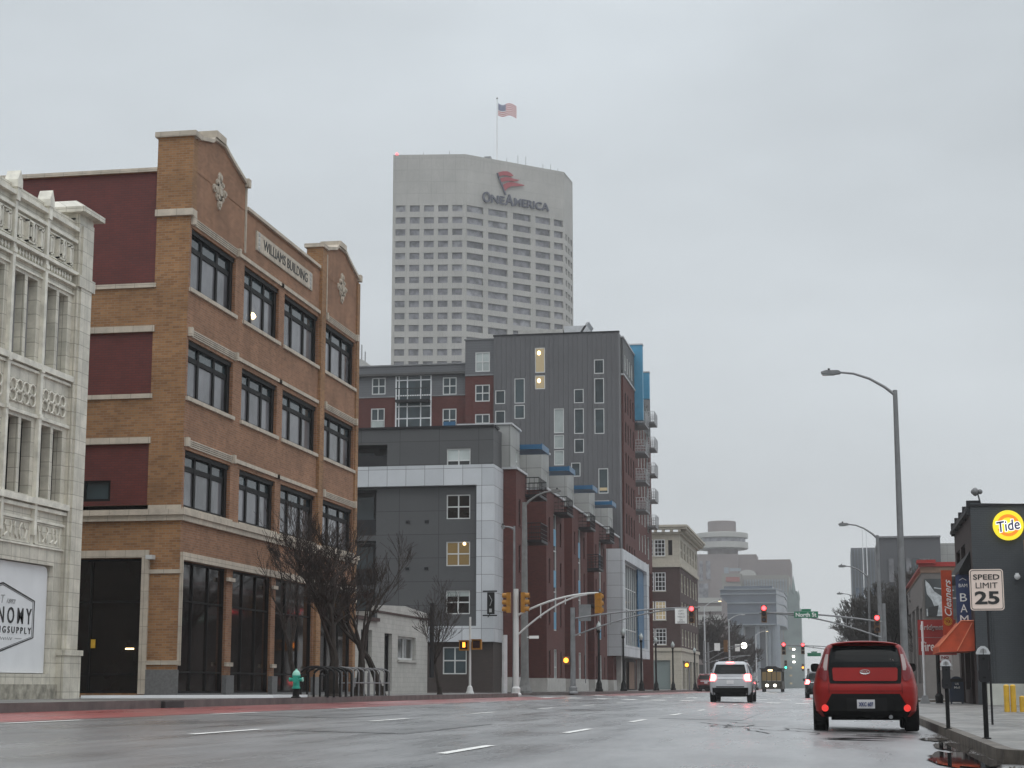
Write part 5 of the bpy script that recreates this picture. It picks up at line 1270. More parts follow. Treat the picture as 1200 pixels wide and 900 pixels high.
# ================================================================== SPEED LIMIT SIGN
SL = thing('speed_sign', (2.62, 33, RZ), 'white speed limit 25 sign on a thin grey post', 'sign')
x0, x1, z0, z1 = 2.335, 2.925, 2.15, 2.885
def rrect(x0, x1, z0, z1, r, y): return [(cx_ + r * math.cos(R(a)), y, cz_ + r * math.sin(R(a))) for cx_, cz_, a0 in ((x1 - r, z1 - r, 0), (x0 + r, z1 - r, 90), (x0 + r, z0 + r, 180), (x1 - r, z0 + r, 270)) for a in (a0, a0 + 30, a0 + 60, a0 + 90)]
m = MB(); m.prism(rrect(x0, x1, z0, z1, .05, 32.98), (0, .012, 0)); m.build('plate', M['speed_face'], SL)
m = MB(); o_ = rrect(x0 + .018, x1 - .018, z0 + .018, z1 - .018, .04, 32.978); i_ = rrect(x0 + .028, x1 - .028, z0 + .028, z1 - .028, .032, 32.978)
for k in range(16): m.prism([o_[k], o_[(k + 1) % 16], i_[(k + 1) % 16], i_[k]], (0, -.003, 0))
m.build('border', M['black_ink'], SL)
xc = (x0 + x1) / 2
m = MB(); put_text(m, 'SPEED', (xc, 32.975, 2.745), (1, 0, 0), .46, .095, bold=.014, depth=.003); put_text(m, 'LIMIT', (xc, 32.975, 2.595), (1, 0, 0), .38, .10, bold=0, depth=.003); put_text(m, '25', (xc, 32.975, 2.375), (1, 0, 0), .43, .235, bold=.03, depth=.003)
m.build('lettering', M['black_ink'], SL)
m = MB(); m.tube((xc, 33.03, RZ), (xc, 33.03, 2.85), .022, n=6); m.build('post', M['dark_metal'], SL)

# ================================================================== PARKING METERS
def meter(x, y, h, lab):
    t = thing('parking_meter', (x, y, RZ), lab, 'parking meter', 'parking meters along the right kerb')
    m = MB(); m.tube((x, y, RZ), (x, y, RZ + h - .44), .032, n=12); m.lathe((x, y, RZ), [(.06, 0), (.06, .015), (.035, .02)], 12); m.build('post', M['black_frame'], t)
    m = MB(); b0 = RZ + h - .46; w = .066
    prof = [(-.050, b0), (.050, b0), (.074, b0 + .03), (.074, b0 + .13), (.062, b0 + .17), (.062, b0 + .355), (-.062, b0 + .355), (-.062, b0 + .17), (-.074, b0 + .13), (-.074, b0 + .03)]
    m.prism([(x + a, y - .055, z) for a, z in prof], (0, .11, 0)); m.build('housing', M['dark_metal'], t)
    m = MB(); d0 = b0 + .357; P = [(-.085, d0), (.085, d0), (.088, d0 + .02), (.06, d0 + .075), (.02, d0 + .105), (-.02, d0 + .105), (-.06, d0 + .075), (-.088, d0 + .02)]
    m.prism([(x + a, y - .05, z) for a, z in P], (0, .10, 0)); m.build('dome', M['galv_light'], t)
    m = MB(); P = [(-.045, d0 + .02), (.045, d0 + .02), (.035, d0 + .06), (0, d0 + .08), (-.035, d0 + .06)]; m.prism([(x + a, y - .0545, z) for a, z in P], (0, .004, 0)); m.build('display', M['grey_ink'], t)
    m = MB(); m.box(x - .004, x + .004, y - .058, y - .05, d0 - .01, d0 + .07); m.lathe((x, y - .056, b0 + .30), [(.016, 0), (.016, -.006)], 10, 'y'); m.box(x - .02, x + .02, y - .058, y - .05, b0 + .05, b0 + .07); m.build('coin_slot', M['black_frame'], t)
meter(1.83, 24.0, 1.18, 'nearest black parking meter, in line with the speed sign'); meter(1.66, 29.4, 1.09, 'farther parking meter, just right of the parked red car')

# ================================================================== STREET LAMPS
def cobra(x, y, h, arm, rise, rz, label, group, cat='street lamp', base_z=RZ, r=.12, mats='galv', lit=False, wm=None):
    t = thing('street_lamp', (x, y, base_z), label, cat, group)
    M_ = M[mats]
    m = MB(); m.tube((x, y, base_z), (x, y, base_z + h), r, r * .55, 12); m.lathe((x, y, base_z), [(r * 1.7, 0), (r * 1.7, .1), (r * 1.25, .35), (r, .6)], 12); m.build('pole', M_, t)
    z = base_z + h - .12; sx = math.cos(rz); 
    pts = [(x, y, z - .05), (x + sx * arm * .14, y, z + rise * .30), (x + sx * arm * .34, y, z + rise * .68), (x + sx * arm * .55, y, z + rise * .92), (x + sx * arm * .75, y, z + rise)]
    m = MB(); m.path(pts, [.06, .052, .045, .04, .035], 8); m.build('arm', M_, t)
    m = MB(); xe = x + sx * arm * .72; P = [(0, -.02), (.10, .06), (.55, .075), (.72, .02), (.70, -.04), (.30, -.085), (.06, -.06)]
    m.prism([(xe + sx * a * arm * .39, y - .13, z + rise + b) for a, b in P], (0, .26, 0)); hd = m.build('lamp_head', M_, t)
    m = MB(); m.box(min(xe + sx * .1 * arm, xe + sx * .26 * arm), max(xe + sx * .1 * arm, xe + sx * .26 * arm), y - .1, y + .1, z + rise - .10, z + rise - .07); m.build('lens', M['lamp_warm'] if lit else M['white_glass'], hd)
    m = MB(); m.lathe((xe + sx * .17 * arm, y, z + rise + .07), [(.04, 0), (.04, .08), (0, .09)], 8); m.build('photocell', M['dark_metal'], hd)
    return t
GP = 'cobra head street lamps'
cobra(2.2, 63, 10.95, 2.55, .82, math.pi, 'tall galvanised street lamp behind the red car, arm reaching left, nearest on the right', GP, r=.145)
cobra(2.2, 98, 8.75, 2.05, .74, math.pi, 'second street lamp on the right, just left of the tall near one', GP, r=.15)
cobra(2.2, 131, 8.6, 2.1, .8, math.pi, 'third street lamp on the right, lower behind the second', GP, r=.13)
cobra(2.2, 172, 8.7, 2.3, .8, math.pi, 'farthest street lamp on the right, smallest of the row', GP, r=.13)
cobra(-14.45, 82.5, 8.9, 1.75, .62, 0, 'thick grey street lamp on the left corner, arm reaching right over the road', GP, base_z=LZ, r=.20, mats='concrete_pole')
cobra(-14.6, 80.6, 7.6, .6, .1, math.pi, 'slim galvanised lamp with a short left arm, beside the thick grey lamp', GP, base_z=LZ, r=.09)
cobra(-14.4, 196, 9.0, 1.9, .7, 0, 'white lit lamp pole left of the white car, before the far offices', GP, base_z=LZ, r=.12, mats='galv_light', lit=True)
cobra(-14.4, 240, 9.2, 2.2, .7, 0, 'white lamp pole right above the white car roof', GP, base_z=LZ, r=.14, mats='galv_light')
cobra(-14.4, 318, 9.4, 2.2, .7, 0, 'far white lamp pole before the glass block columns', GP, base_z=LZ, r=.15, mats='galv_light', lit=True)
m = MB(); m.tube((-14.45, 77.4, LZ), (-14.45, 77.4, 3.05), .12, n=12); t = thing('stub_pole', (-14.45, 77.4, LZ), 'short pale concrete pole stub beside the corner signal mast', 'pole'); m.build('stub', M['galv_light'], t)

PG = 'black acorn street lamps on the left sidewalk'
def acorn(x, y, lab):
    t = thing('pedestrian_lamp', (x, y, LZ), lab, 'street lamp', PG)
    m = MB(); m.lathe((x, y, LZ), [(.24, 0), (.24, .12), (.19, .2), (.17, .5), (.11, .62), (.08, .8), (.065, 3.5), (.10, 3.55), (.12, 3.62), (.07, 3.68)], 12); m.build('post', M['black_frame'], t, smooth=False)
    m = MB(); m.lathe((x, y, LZ + 3.68), [(.09, 0), (.16, .14), (.17, .26), (.10, .40), (.05, .46), (.03, .52), (0, .54)], 12); m.build('globe', M['white_glass'], t, smooth=True)
for y, lab in ((108.0, 'acorn lamp beside the far left signal mast, nearest of the row'), (120.5, 'acorn lamp before the last brick bay, second of the row'), (131.6, 'acorn lamp at the left end of the silver framed bay'),
               (142.3, 'acorn lamp before the middle of the silver framed bay'), (157, 'acorn lamp before the teal shutter door of the corniced building'), (181, 'acorn lamp at the corner of the corniced building, farthest of the row')):
    acorn(-14.35, y, lab)

# ================================================================== TRAFFIC SIGNALS
def signal(x, y, z, face, lit, label, body='signal_yellow', group='traffic lights over the road', s=.86):
    """z = centre; face = direction the lenses look, as an angle"""
    t = thing('traffic_light', (x, y, z), label, 'traffic light', group)
    fx, fy = math.cos(face), math.sin(face)
    def place(p): a, b, c = p; return (x + (a * -fy + b * fx) * s, y + (a * fx + b * fy) * s, z + c * s)
    def bx(mb, a0, a1, b0, b1, c0, c1):
        mb.add([place(p) for p in ((a0, b0, c0), (a1, b0, c0), (a1, b1, c0), (a0, b1, c0), (a0, b0, c1), (a1, b0, c1), (a1, b1, c1), (a0, b1, c1))], [(0, 3, 2, 1), (4, 5, 6, 7), (0, 1, 5, 4), (1, 2, 6, 5), (2, 3, 7, 6), (3, 0, 4, 7)])
    for k, c in enumerate((.355, 0, -.355)):
        m = MB(); bx(m, -.17, .17, -.1, .1, c - .17, c + .17); sec = m.build('housing', M[body], t)
        n = 14; m = MB(); P = [place((.135 * math.cos(2 * math.pi * i / n), .104, c + .135 * math.sin(2 * math.pi * i / n))) for i in range(n)]
        m.prism(P, (fx * .02 * s, fy * .02 * s, 0))
        on = {0: 'lens_red', 1: 'lens_amber', 2: 'lens_green'}[k] if lit == k else 'lens_off'
        m.build('lens', M[on], sec)
        m = MB()
        for i in range(n):
            A0, A1 = math.pi * (-.22 + 1.44 * i / n), math.pi * (-.22 + 1.44 * (i + 1) / n)
            q = [place((.15 * math.cos(A0), .1, c + .15 * math.sin(A0))), place((.15 * math.cos(A1), .1, c + .15 * math.sin(A1))), place((.15 * math.cos(A1), .33, c + .15 * math.sin(A1))), place((.15 * math.cos(A0), .33, c + .15 * math.sin(A0)))]
            m.poly(q)
        m.build('visor', M[body], sec)
    return t
def mast(x, y, zb, h, reach, z0, rise, label, mats='galv_light', r=.13, dz=.95, group='signal masts', drop=True):
    t = thing('signal_mast', (x, y, zb), label, 'signal mast', group)
    m = MB(); m.lathe((x, y, zb), [(r * 1.9, 0), (r * 1.9, .06), (r * 1.5, .12), (r * 1.5, .32), (r, .4), (r * .85, h)], 12); m.build('pole', M[mats], t)
    n = 10
    up_ = [(x + reach * i / n, y, z0 + rise * (1 - (1 - i / n) ** 2)) for i in range(n + 1)]
    lo = [(x + reach * .86 * i / n, y, z0 - dz + (rise + dz * .93) * (1 - (1 - i / n) ** 1.6)) for i in range(n + 1)]
    m = MB(); m.path(up_, .045, 8); m.path(lo, .04, 8)
    for i in (3, 6): m.tube(up_[i], (up_[i][0], y, lo[int(i / .86)][2] if int(i / .86) <= n else lo[-1][2]), .025, n=6)
    m.build('arm', M[mats], t)
    return t
mast(-14.3, 79.4, .42, 4.75, 3.75, 3.95, 1.0, 'white signal mast on the near left corner with a curved double arm', 'white_frame', .13, dz=.9)
signal(-14.62, 79.3, 4.55, math.pi, 9, 'yellow traffic light seen side on, left of the white mast pole')
signal(-13.95, 79.3, 4.55, 0, 9, 'yellow traffic light seen side on, right of the white mast pole')
signal(-10.55, 79.4, 4.50, R(70), 9, 'yellow traffic light hanging from the tip of the curved white arm')
mast(-14.2, 96.2, .45, 4.6, 6.9, 4.45, .55, 'grey signal mast on the far left corner, red light and white sign on it', 'galv', .15, dz=.95)
signal(-7.72, 95.9, 4.62, -math.pi / 2, 0, 'red traffic light on the left arm, right of the white sign', 'signal_brown')
mast(2.35, 96.2, RZ, 5.0, -6.5, 4.15, .55, 'grey signal mast on the right whose arm carries the green street sign', 'galv', .13, dz=.85)
signal(-3.88, 95.9, 4.62, -math.pi / 2, 0, 'red traffic light at the tip of the right arm, over the middle of the road', 'signal_brown')
signal(1.98, 95.3, 4.05, -math.pi / 2, 0, 'red traffic light just above the roof of the parked red car', 'signal_brown')
WS = thing('regulation_sign', (-8.25, 96, 4.6), 'white regulation sign on the left arm beside the red light', 'sign')
m = MB(); m.box(-8.62, -7.98, 95.98, 96.0, 4.15, 4.95); m.build('plate', M['sign_white'], WS)
m = MB()
for txt, z, w in (('LEFT', 4.83, .3), ('TURN', 4.67, .34), ('YIELD', 4.51, .4), ('ON', 4.35, .16), ('GREEN', 4.23, .4)): put_text(m, txt, (-8.3, 95.975, z), (1, 0, 0), w, .09)
m.build('lettering', M['grey_ink'], WS)
NS_ = thing('street_sign', (-1.65, 96, 4.7), 'green North St name sign hung on the right signal arm', 'sign')
m = MB(); m.box(-2.3, -1.05, 95.9, 95.94, 4.40, 4.74); m.build('plate', M['sign_green'], NS_)
m = MB(); m.box(-1.92, -1.42, 95.9, 95.94, 4.745, 4.87); m.build('upper_plate', M['sign_green'], NS_)
m = MB(); put_text(m, 'North St', (-1.68, 95.89, 4.57), (1, 0, 0), 1.08, .22, bold=.02); m.build('lettering', M['sign_white'], NS_)
GSn = thing('road_sign', (-13.35, 95, 5), 'blank grey back of a road sign above the far left mast', 'sign')
m = MB(); m.box(-13.95, -13.3, 96.9, 96.93, 4.35, 5.25); m.tube((-13.62, 96.95, 1.0), (-13.62, 96.95, 4.4), .03, n=6); m.build('plate', M['galv'], GSn)
SS = thing('small_name_sign', (-13.7, 82, 3.2), 'small white name plate sticking out right of the thick grey lamp pole', 'sign')
m = MB(); m.box(-14.2, -13.75, 82.28, 82.3, 3.02, 3.15); m.box(-14.3, -14.2, 82.28, 82.3, 3.07, 3.1); m.build('plate', M['sign_white'], SS)
def ped(x, y, z, lit, label, mt='signal_yellow', rz=0):
    t = thing('pedestrian_signal', (x, y, z), label, 'pedestrian signal', 'pedestrian signals')
    m = MB(); m.box(x - .2, x + .2, y - .1, y + .1, z - .2, z + .2); m.build('housing', M[mt], t)
    m = MB(); m.box(x - .15, x + .15, y - .118, y - .102, z - .14, z + .15); m.build('screen', M['lens_off'], t)
    if lit:
        m = MB(); m.box(x - .045, x + .06, y - .13, y - .12, z - .07, z + .05)
        for k in range(4): m.box(x - .045 + .028 * k, x - .027 + .028 * k, y - .13, y - .12, z + .05, z + .13)
        m.build('hand_symbol', M['lens_amber'], t)
    m = MB(); m.box(x - .21, x + .21, y - .24, y - .1, z + .2, z + .215); m.build('visor', M[mt], t)
    return t
PX = thing('signal_post', (-14.8, 71.6, LZ), 'slim white post with two yellow pedestrian signals before the brown wall', 'post')
m = MB(); m.lathe((-14.8, 71.6, LZ), [(.17, 0), (.17, .05), (.14, .1), (.1, .28), (.05, .34), (.045, 3.1)], 10); m.build('post', M['white_frame'], PX)
ped(-15.02, 71.5, 2.46, True, 'yellow pedestrian signal showing a lit hand, left of the slim white post'); ped(-14.52, 71.6, 2.5, False, 'yellow pedestrian signal seen from its side, right of the slim white post')
LH = thing('pedestrian_signal', (-14.2, 96, 2.2), 'glowing orange pedestrian signal left of the far left mast', 'pedestrian signal', 'pedestrian signals')
m = MB(); m.box(-14.72, -14.38, 96.0, 96.2, 2.0, 2.42); m.build('housing', M['signal_brown'], LH); m = MB(); m.lathe((-14.55, 95.97, 2.22), [(0, .0), (.13, .005), (.13, .03)], 12, 'y'); m.build('hand_symbol', M['lens_amber'], LH)
# next crossings down the street
GM, GS2 = 'signal masts', 'traffic lights over the road'
mast(2.4, 190, RZ, 5.4, -8.4, 4.6, .5, 'second signal mast on the right, farther down the street', 'galv', .13, dz=.8)
signal(-5.72, 189.6, 4.75, -math.pi / 2, 0, 'far red traffic light left of the lit windows of the gothic tower', 'signal_brown', s=1.2)
signal(-3.75, 189.6, 4.75, -math.pi / 2, 0, 'far red traffic light on the arm left of the second street sign', 'signal_brown', s=1.1)
t = thing('street_sign', (-2.6, 190, 4.6), 'second green street name sign, small and farther down the street', 'sign'); m = MB(); m.box(-3.3, -1.9, 189.7, 189.75, 3.95, 4.3); m.box(-2.9, -2.3, 189.7, 189.75, 4.31, 4.45); m.build('plate', M['sign_green'], t)
mast(-14.2, 192, .45, 5.2, 5.0, 4.3, .9, 'signal mast by the corniced building with a yellow backed light', 'galv', .13, dz=1.0)
mast(-14.2, 198, .45, 5.2, 4.6, 3.4, .8, 'lower signal mast arm behind the one by the corniced building', 'galv', .13, dz=1.0)
signal(-11.9, 192, 5.1, R(80), 9, 'yellow backed traffic light above the white car, left of the lamp poles', 'signal_brown', s=1.2)
t = thing('regulation_sign', (-11.9, 195, 5), 'small white sign on the far arm above the white car', 'sign'); m = MB(); m.box(-13.1, -12.5, 191.9, 191.95, 4.6, 5.4); m.build('plate', M['sign_white'], t)
t = thing('sign_lamp', (-10.4, 193, 5), 'bright white lamp beside a small white sign above the white car', 'lamp'); m = MB(); m.lathe((-10.0, 192.5, 5.15), [(0, -.02), (.30, 0), (.32, .2), (.1, .3)], 14, 'y'); m.build('lens', M['lamp_white'], t); m = MB(); m.box(-10.95, -10.45, 192.6, 192.64, 4.55, 5.3); m.build('plate', M['sign_white'], t)
signal(-9.9, 338, 4.9, -math.pi / 2, 2, 'green traffic light above the dark bus, left of the pair of green lights', 'signal_brown', s=1.5)
signal(-7.6, 445, 4.3, -math.pi / 2, 2, 'distant green traffic light, left of the pair left of the red car', 'signal_brown', s=1.7)
signal(-6.2, 452, 3.7, -math.pi / 2, 2, 'distant green traffic light, right of the pair left of the red car', 'signal_brown', s=1.7)
signal(-8.0, 400, 5.0, -math.pi / 2, 1, 'distant amber light above the pair of green lights', 'signal_brown', s=1.5)
t = thing('pedestrian_signal', (-14.1, 171, 2), 'glowing orange pedestrian signal at the corner of the corniced building', 'pedestrian signal', 'pedestrian signals')
m = MB(); m.tube((-14.1, 171, LZ), (-14.1, 171, 3), .06, n=8); m.build('post', M['galv'], t); m = MB(); m.box(-14.5, -14.1, 170.9, 171.1, 2.6, 3.1); m.build('housing', M['signal_brown'], t); m = MB(); m.lathe((-14.3, 170.85, 2.85), [(0, 0), (.17, .01), (.17, .04)], 10, 'y'); m.build('hand_symbol', M['lens_amber'], t)

# ================================================================== HYDRANT AND RACKS
HY = thing('fire_hydrant', (-13.75, 44.4, LZ), 'teal fire hydrant with pale top and black base on the left kerb', 'fire hydrant')
hx, hy = -13.72, 44.4
m = MB(); m.lathe((hx, hy, LZ), [(.15, 0), (.15, .03), (.105, .05), (.105, .24), (.12, .24), (.12, .27)], 14); m.build('base', M['black_frame'], HY)
m = MB(); m.lathe((hx, hy, LZ), [(.13, .27), (.13, .31), (.105, .33), (.105, .60), (.13, .61), (.13, .65)], 14); m.build('barrel', M['teal_paint'], HY)
m = MB(); m.lathe((hx, hy, LZ), [(.125, .65), (.12, .70), (.09, .76), (.05, .79), (.03, .80), (.03, .84), (0, .84)], 14); m.build('bonnet', M['teal_light'], HY)
for dx_, dy_, r_ in ((1, 0, .055), (-1, 0, .055), (.1, -1, .075)):
    m = MB(); m.tube((hx + dx_ * .09, hy + dy_ * .09, LZ + .53), (hx + dx_ * .19, hy + dy_ * .19, LZ + .53), r_, n=10); n_ = m.build('nozzle', M['teal_paint'], HY)
    m = MB(); m.tube((hx + dx_ * .19, hy + dy_ * .19, LZ + .53), (hx + dx_ * .22, hy + dy_ * .22, LZ + .53), r_ * 1.15, n=8); m.build('cap', M['teal_light'] if dx_ == 1 else M['teal_paint'], n_)
HY.scale = (.84, .84, .88)
for k in range(5):
    y = 46.6 + .95 * k; x = -13.9 - .10 * k
    t = thing('bike_rack', (x, y, LZ), 'black hoop bike rack on the left sidewalk, one of the row right of the hydrant', 'bike rack', 'black hoop bike racks')
    m = MB(); P = [(x - .38, y, LZ), (x - .38, y, LZ + .62)] + [(x - .38 * math.cos(R(a)), y, LZ + .62 + .2 * math.sin(R(a))) for a in range(15, 180, 15)] + [(x + .38, y, LZ + .62), (x + .38, y, LZ)]; m.path(P, .032, 8); m.build('hoop', M['black_frame'], t)
t = thing('wave_rack', (-14.6, 54, LZ), 'long grey barred bike rack between the dark tree and the next tree', 'bike rack')
m = MB()
for k in range(8):
    y = 51.8 + .62 * k; x = -14.6
    P = [(x - .35, y, LZ), (x - .35, y, LZ + .72)] + [(x - .35 * math.cos(R(a)), y, LZ + .72 + .14 * math.sin(R(a))) for a in range(30, 180, 30)] + [(x + .35, y, LZ + .72), (x + .35, y, LZ)]; m.path(P, .024, 6)
for dx_ in (-.35, .35): m.tube((-14.6 + dx_, 51.8, LZ + .4), (-14.6 + dx_, 56.2, LZ + .4), .02, n=6)
m.build('frame', M['galv'], t)

# ================================================================== CARS
def superell(spec):
    S_ = spec['sl']
    def at(z, i):
        for a, b in zip(S_, S_[1:]):
            if a[0] <= z <= b[0]:
                t = (z - a[0]) / (b[0] - a[0] + 1e-9); t_ = t; return a[i] + (b[i] - a[i]) * t_
        return S_[0][i] if z < S_[0][0] else S_[-1][i]
    n = spec.get('n', 8)
    def rear(x, z):
        hw, yr, yf = at(z, 1), at(z, 2), at(z, 3); c, L_ = (yr + yf) / 2, (yf - yr) / 2
        return c - L_ * max(0, 1 - min(.999, abs(x) / hw) ** n) ** (1 / n)
    def side(y, z):
        hw, yr, yf = at(z, 1), at(z, 2), at(z, 3); c, L_ = (yr + yf) / 2, (yf - yr) / 2
        return hw * max(0, 1 - min(.999, abs(y - c) / L_) ** n) ** (1 / n)
    return at, rear, side, n
def car_body(spec, name, mt, root, cut=True):
    at, rear, side, n = superell(spec); m = MB(); K = 64
    zs_ = []
    S_ = spec['sl']
    for a, b in zip(S_, S_[1:]):
        for k in range(3): zs_.append(a[0] + (b[0] - a[0]) * k / 3)
    zs_.append(S_[-1][0]); o = 0
    for z in zs_:
        hw, yr, yf = at(z, 1), at(z, 2), at(z, 3); c, L_ = (yr + yf) / 2, (yf - yr) / 2
        for k in range(K):
            A = 2 * math.pi * k / K; ca, sa = math.cos(A), math.sin(A)
            m.v.append((hw * math.copysign(abs(ca) ** (2 / n), ca), c + L_ * math.copysign(abs(sa) ** (2 / n), sa), z))
    R_ = len(zs_)
    for i in range(R_ - 1):
        for k in range(K): m.f.append((i * K + k, i * K + (k + 1) % K, (i + 1) * K + (k + 1) % K, (i + 1) * K + k))
    m.f.append(tuple(range(K))[::-1]); m.f.append(tuple((R_ - 1) * K + k for k in range(K)))
    b = m.build(name, M[mt], root, smooth=True)
    if cut:
        w = MB()
        for yw in spec['axles']: w.lathe((0, yw, spec['wr'] + .01), [(spec['wr'] + .06, -1.3), (spec['wr'] + .06, 1.3)], 28, 'x')
        c_ = w.build('arch_tool', M[mt], None); md = b.modifiers.new('arch', 'BOOLEAN'); md.object = c_; md.operation = 'DIFFERENCE'; md.solver = 'EXACT'
        dg = bpy.context.evaluated_depsgraph_get(); dg.update(); me = bpy.data.meshes.new_from_object(b.evaluated_get(dg))
        b.modifiers.clear(); b.data = me; bpy.data.objects.remove(c_)
    try:
        b.data.set_sharp_from_angle(angle=R(35))
    except Exception: pass
    return b
def rear_patch(spec, rows, mt, name, root, off=.006, nx=14, sub=4):
    at, rear, side, n = superell(spec); G = []
    for (z0, a0, b0), (z1, a1, b1) in zip(rows, rows[1:]):
        for k in range(sub): t = k / sub; G.append((z0 + (z1 - z0) * t, a0 + (a1 - a0) * t, b0 + (b1 - b0) * t))
    G.append(rows[-1]); m = MB()
    for layer_ in (off, off - .014):
        for z, a, b in G:
            for i in range(nx + 1):
                x = a + (b - a) * i / nx; m.v.append((x, rear(x, z) - layer_, z))
    W = nx + 1; H = len(G); O = W * H
    for j in range(H - 1):
        for i in range(nx): q = (j * W + i, j * W + i + 1, (j + 1) * W + i + 1, (j + 1) * W + i); m.f.append(q); m.f.append(tuple(O + v for v in q[::-1]))
    for j in range(H - 1):
        for i in (0, nx): a_, b_ = j * W + i, (j + 1) * W + i; m.f.append((a_, b_, O + b_, O + a_))
    for i in range(nx):
        for j in (0, H - 1): a_, b_ = j * W + i, j * W + i + 1; m.f.append((a_, b_, O + b_, O + a_))
    return m.build(name, M[mt], root, smooth=False)
def side_patch(spec, rows, mt, name, root, sgn, off=.006, ny=12, sub=3):
    at, rear, side, n = superell(spec); G = []
    for (z0, a0, b0), (z1, a1, b1) in zip(rows, rows[1:]):
        for k in range(sub): t = k / sub; G.append((z0 + (z1 - z0) * t, a0 + (a1 - a0) * t, b0 + (b1 - b0) * t))
    G.append(rows[-1]); m = MB()
    for z, a, b in G:
        for i in range(ny + 1): y = a + (b - a) * i / ny; m.v.append((sgn * (side(y, z) + off), y, z))
    W = ny + 1
    for j in range(len(G) - 1):
        for i in range(ny): m.f.append((j * W + i, j * W + i + 1, (j + 1) * W + i + 1, (j + 1) * W + i))
    return m.build(name, M[mt], root)
def wheel(root, x, y, r, w, mt='rim'):
    m = MB(); m.lathe((x, y, r), [(r * .62, -w / 2), (r * .93, -w / 2), (r, -w / 2 + .03), (r, w / 2 - .03), (r * .93, w / 2), (r * .62, w / 2)], 28, 'x'); t = m.build('wheel', M['tyre'], root)
    m = MB(); s_ = 1 if x > 0 else -1; m.lathe((x + s_ * (w / 2 - .03), y, r), [(r * .62, -.01), (r * .62, .005), (r * .5, .02), (0, .02)], 16, 'x'); m.build('rim', M[mt], t)
M['tyre'] = mat('tyre', (.008, .008, .008), .8, var=.2, scale=20, spec=.15)
M['rim'] = mat('rim', (.35, .35, .36), .35, metal=.7)
M['car_red'] = mat('car_red', (.23, .007, .005), .30, var=.10, spec=.25)
M['car_white'] = mat('car_white', (.42, .43, .45), .25, var=.04, coat=.6)
M['car_dark'] = mat('car_dark', (.03, .032, .036), .25, coat=.5)
M['car_maroon'] = mat('car_maroon', (.18, .015, .015), .3, coat=.5)
M['car_black'] = mat('car_black', (.005, .005, .005), .6, spec=.15)
M['car_glass'] = glass_mat('car_glass', (.006, .008, .009), .06, spec=.12)
M['tail_red'] = mat('tail_red', (.16, .012, .016), .15, spec=.4)
M['tail_clear'] = mat('tail_clear', (.34, .27, .26), .2, spec=.4)
M['reflector'] = emis('reflector', (1, .05, .04), .55)  # reflectors glow by emission, with no lamp behind them
M['chrome'] = mat('chrome', (.6, .6, .6), .15, metal=.9)
M['plate'] = mat('plate', (.55, .54, .55), .4)

KS = dict(sl=[(.26, .82, .14, 3.98), (.36, .895, .02, 4.10), (.55, .915, 0, 4.12), (.75, .912, .0, 4.10), (.88, .885, .045, 4.0), (1.0, .855, .075, 3.3), (1.10, .825, .10, 3.05), (1.22, .765, .135, 2.85), (1.34, .725, .19, 2.65), (1.45, .685, .26, 2.45), (1.505, .635, .30, 2.25), (1.535, .57, .38, 2.1), (1.555, .48, .46, 2.0), (1.570, .34, .56, 1.9), (1.578, .15, .66, 1.75)],
          axles=(.66, 3.2), wr=.33, n=9)
KC = thing('red_hatchback', (0, 0, 0), 'red boxy hatchback parked at the right kerb, seen from behind', 'car')
car_body(KS, 'body', 'car_red', KC)
rear_patch(KS, [(.255, -.81, .81), (.30, -.85, .85), (.36, -.88, .88), (.40, -.885, .885), (.45, -.86, .86)], 'car_black', 'lower_bumper', KC, .012)
rear_patch(KS, [(.45, -.70, .70), (.52, -.655, .655), (.62, -.60, .60), (.655, -.58, .58)], 'car_black', 'bumper_panel', KC, .012)
rear_patch(KS, [(.36, -.33, .36), (.585, -.33, .36)], 'black_frame', 'plate_recess', KC, .018)
p_ = rear_patch(KS, [(.405, -.152, .152), (.555, -.152, .152)], 'plate', 'licence_plate', KC, .026)
m = MB(); put_text(m, 'XKC 607', (0, -.034, .475), (1, 0, 0), .25, .075, bold=.03, depth=.003); m.build('lettering', M['tide_navy'], p_)
rear_patch(KS, [(.83, -.60, .60), (.86, -.615, .615), (1.10, -.63, .63), (1.30, -.61, .61), (1.44, -.575, .575), (1.49, -.52, .52)], 'car_black', 'hatch_surround', KC, .006)
rear_patch(KS, [(.875, -.52, .52), (.895, -.55, .55), (1.08, -.56, .56), (1.105, -.54, .54)], 'car_red', 'hatch_panel', KC, .022)
w_ = rear_patch(KS, [(1.115, -.605, .605), (1.30, -.59, .59), (1.42, -.565, .565), (1.478, -.51, .51)], 'car_glass', 'rear_window', KC, .012)
for x0_, x1_ in ((-.628, -.620), (.620, .628)): rear_patch(KS, [(.66, x0_, x1_), (.83, x0_, x1_)], 'car_black', 'panel_seam', KC, .003, nx=1)
rear_patch(KS, [(.70, -.62, .62), (.705, -.62, .62)], 'car_black', 'panel_seam', KC, .003)
sp = MB()
for i in range(12):
    xa, xb = -.58 + 1.16 * i / 12, -.58 + 1.16 * (i + 1) / 12
    hz = lambda x: 1.492 + .052 * (1 - (abs(x) / .60) ** 2.6)
    sp.prism([(xa, .17, hz(xa)), (xb, .17, hz(xb)), (xb * .9, .62, hz(xb) + .022), (xa * .9, .62, hz(xa) + .022)], (0, 0, .016))
sp.build('spoiler', M['car_red'], KC)
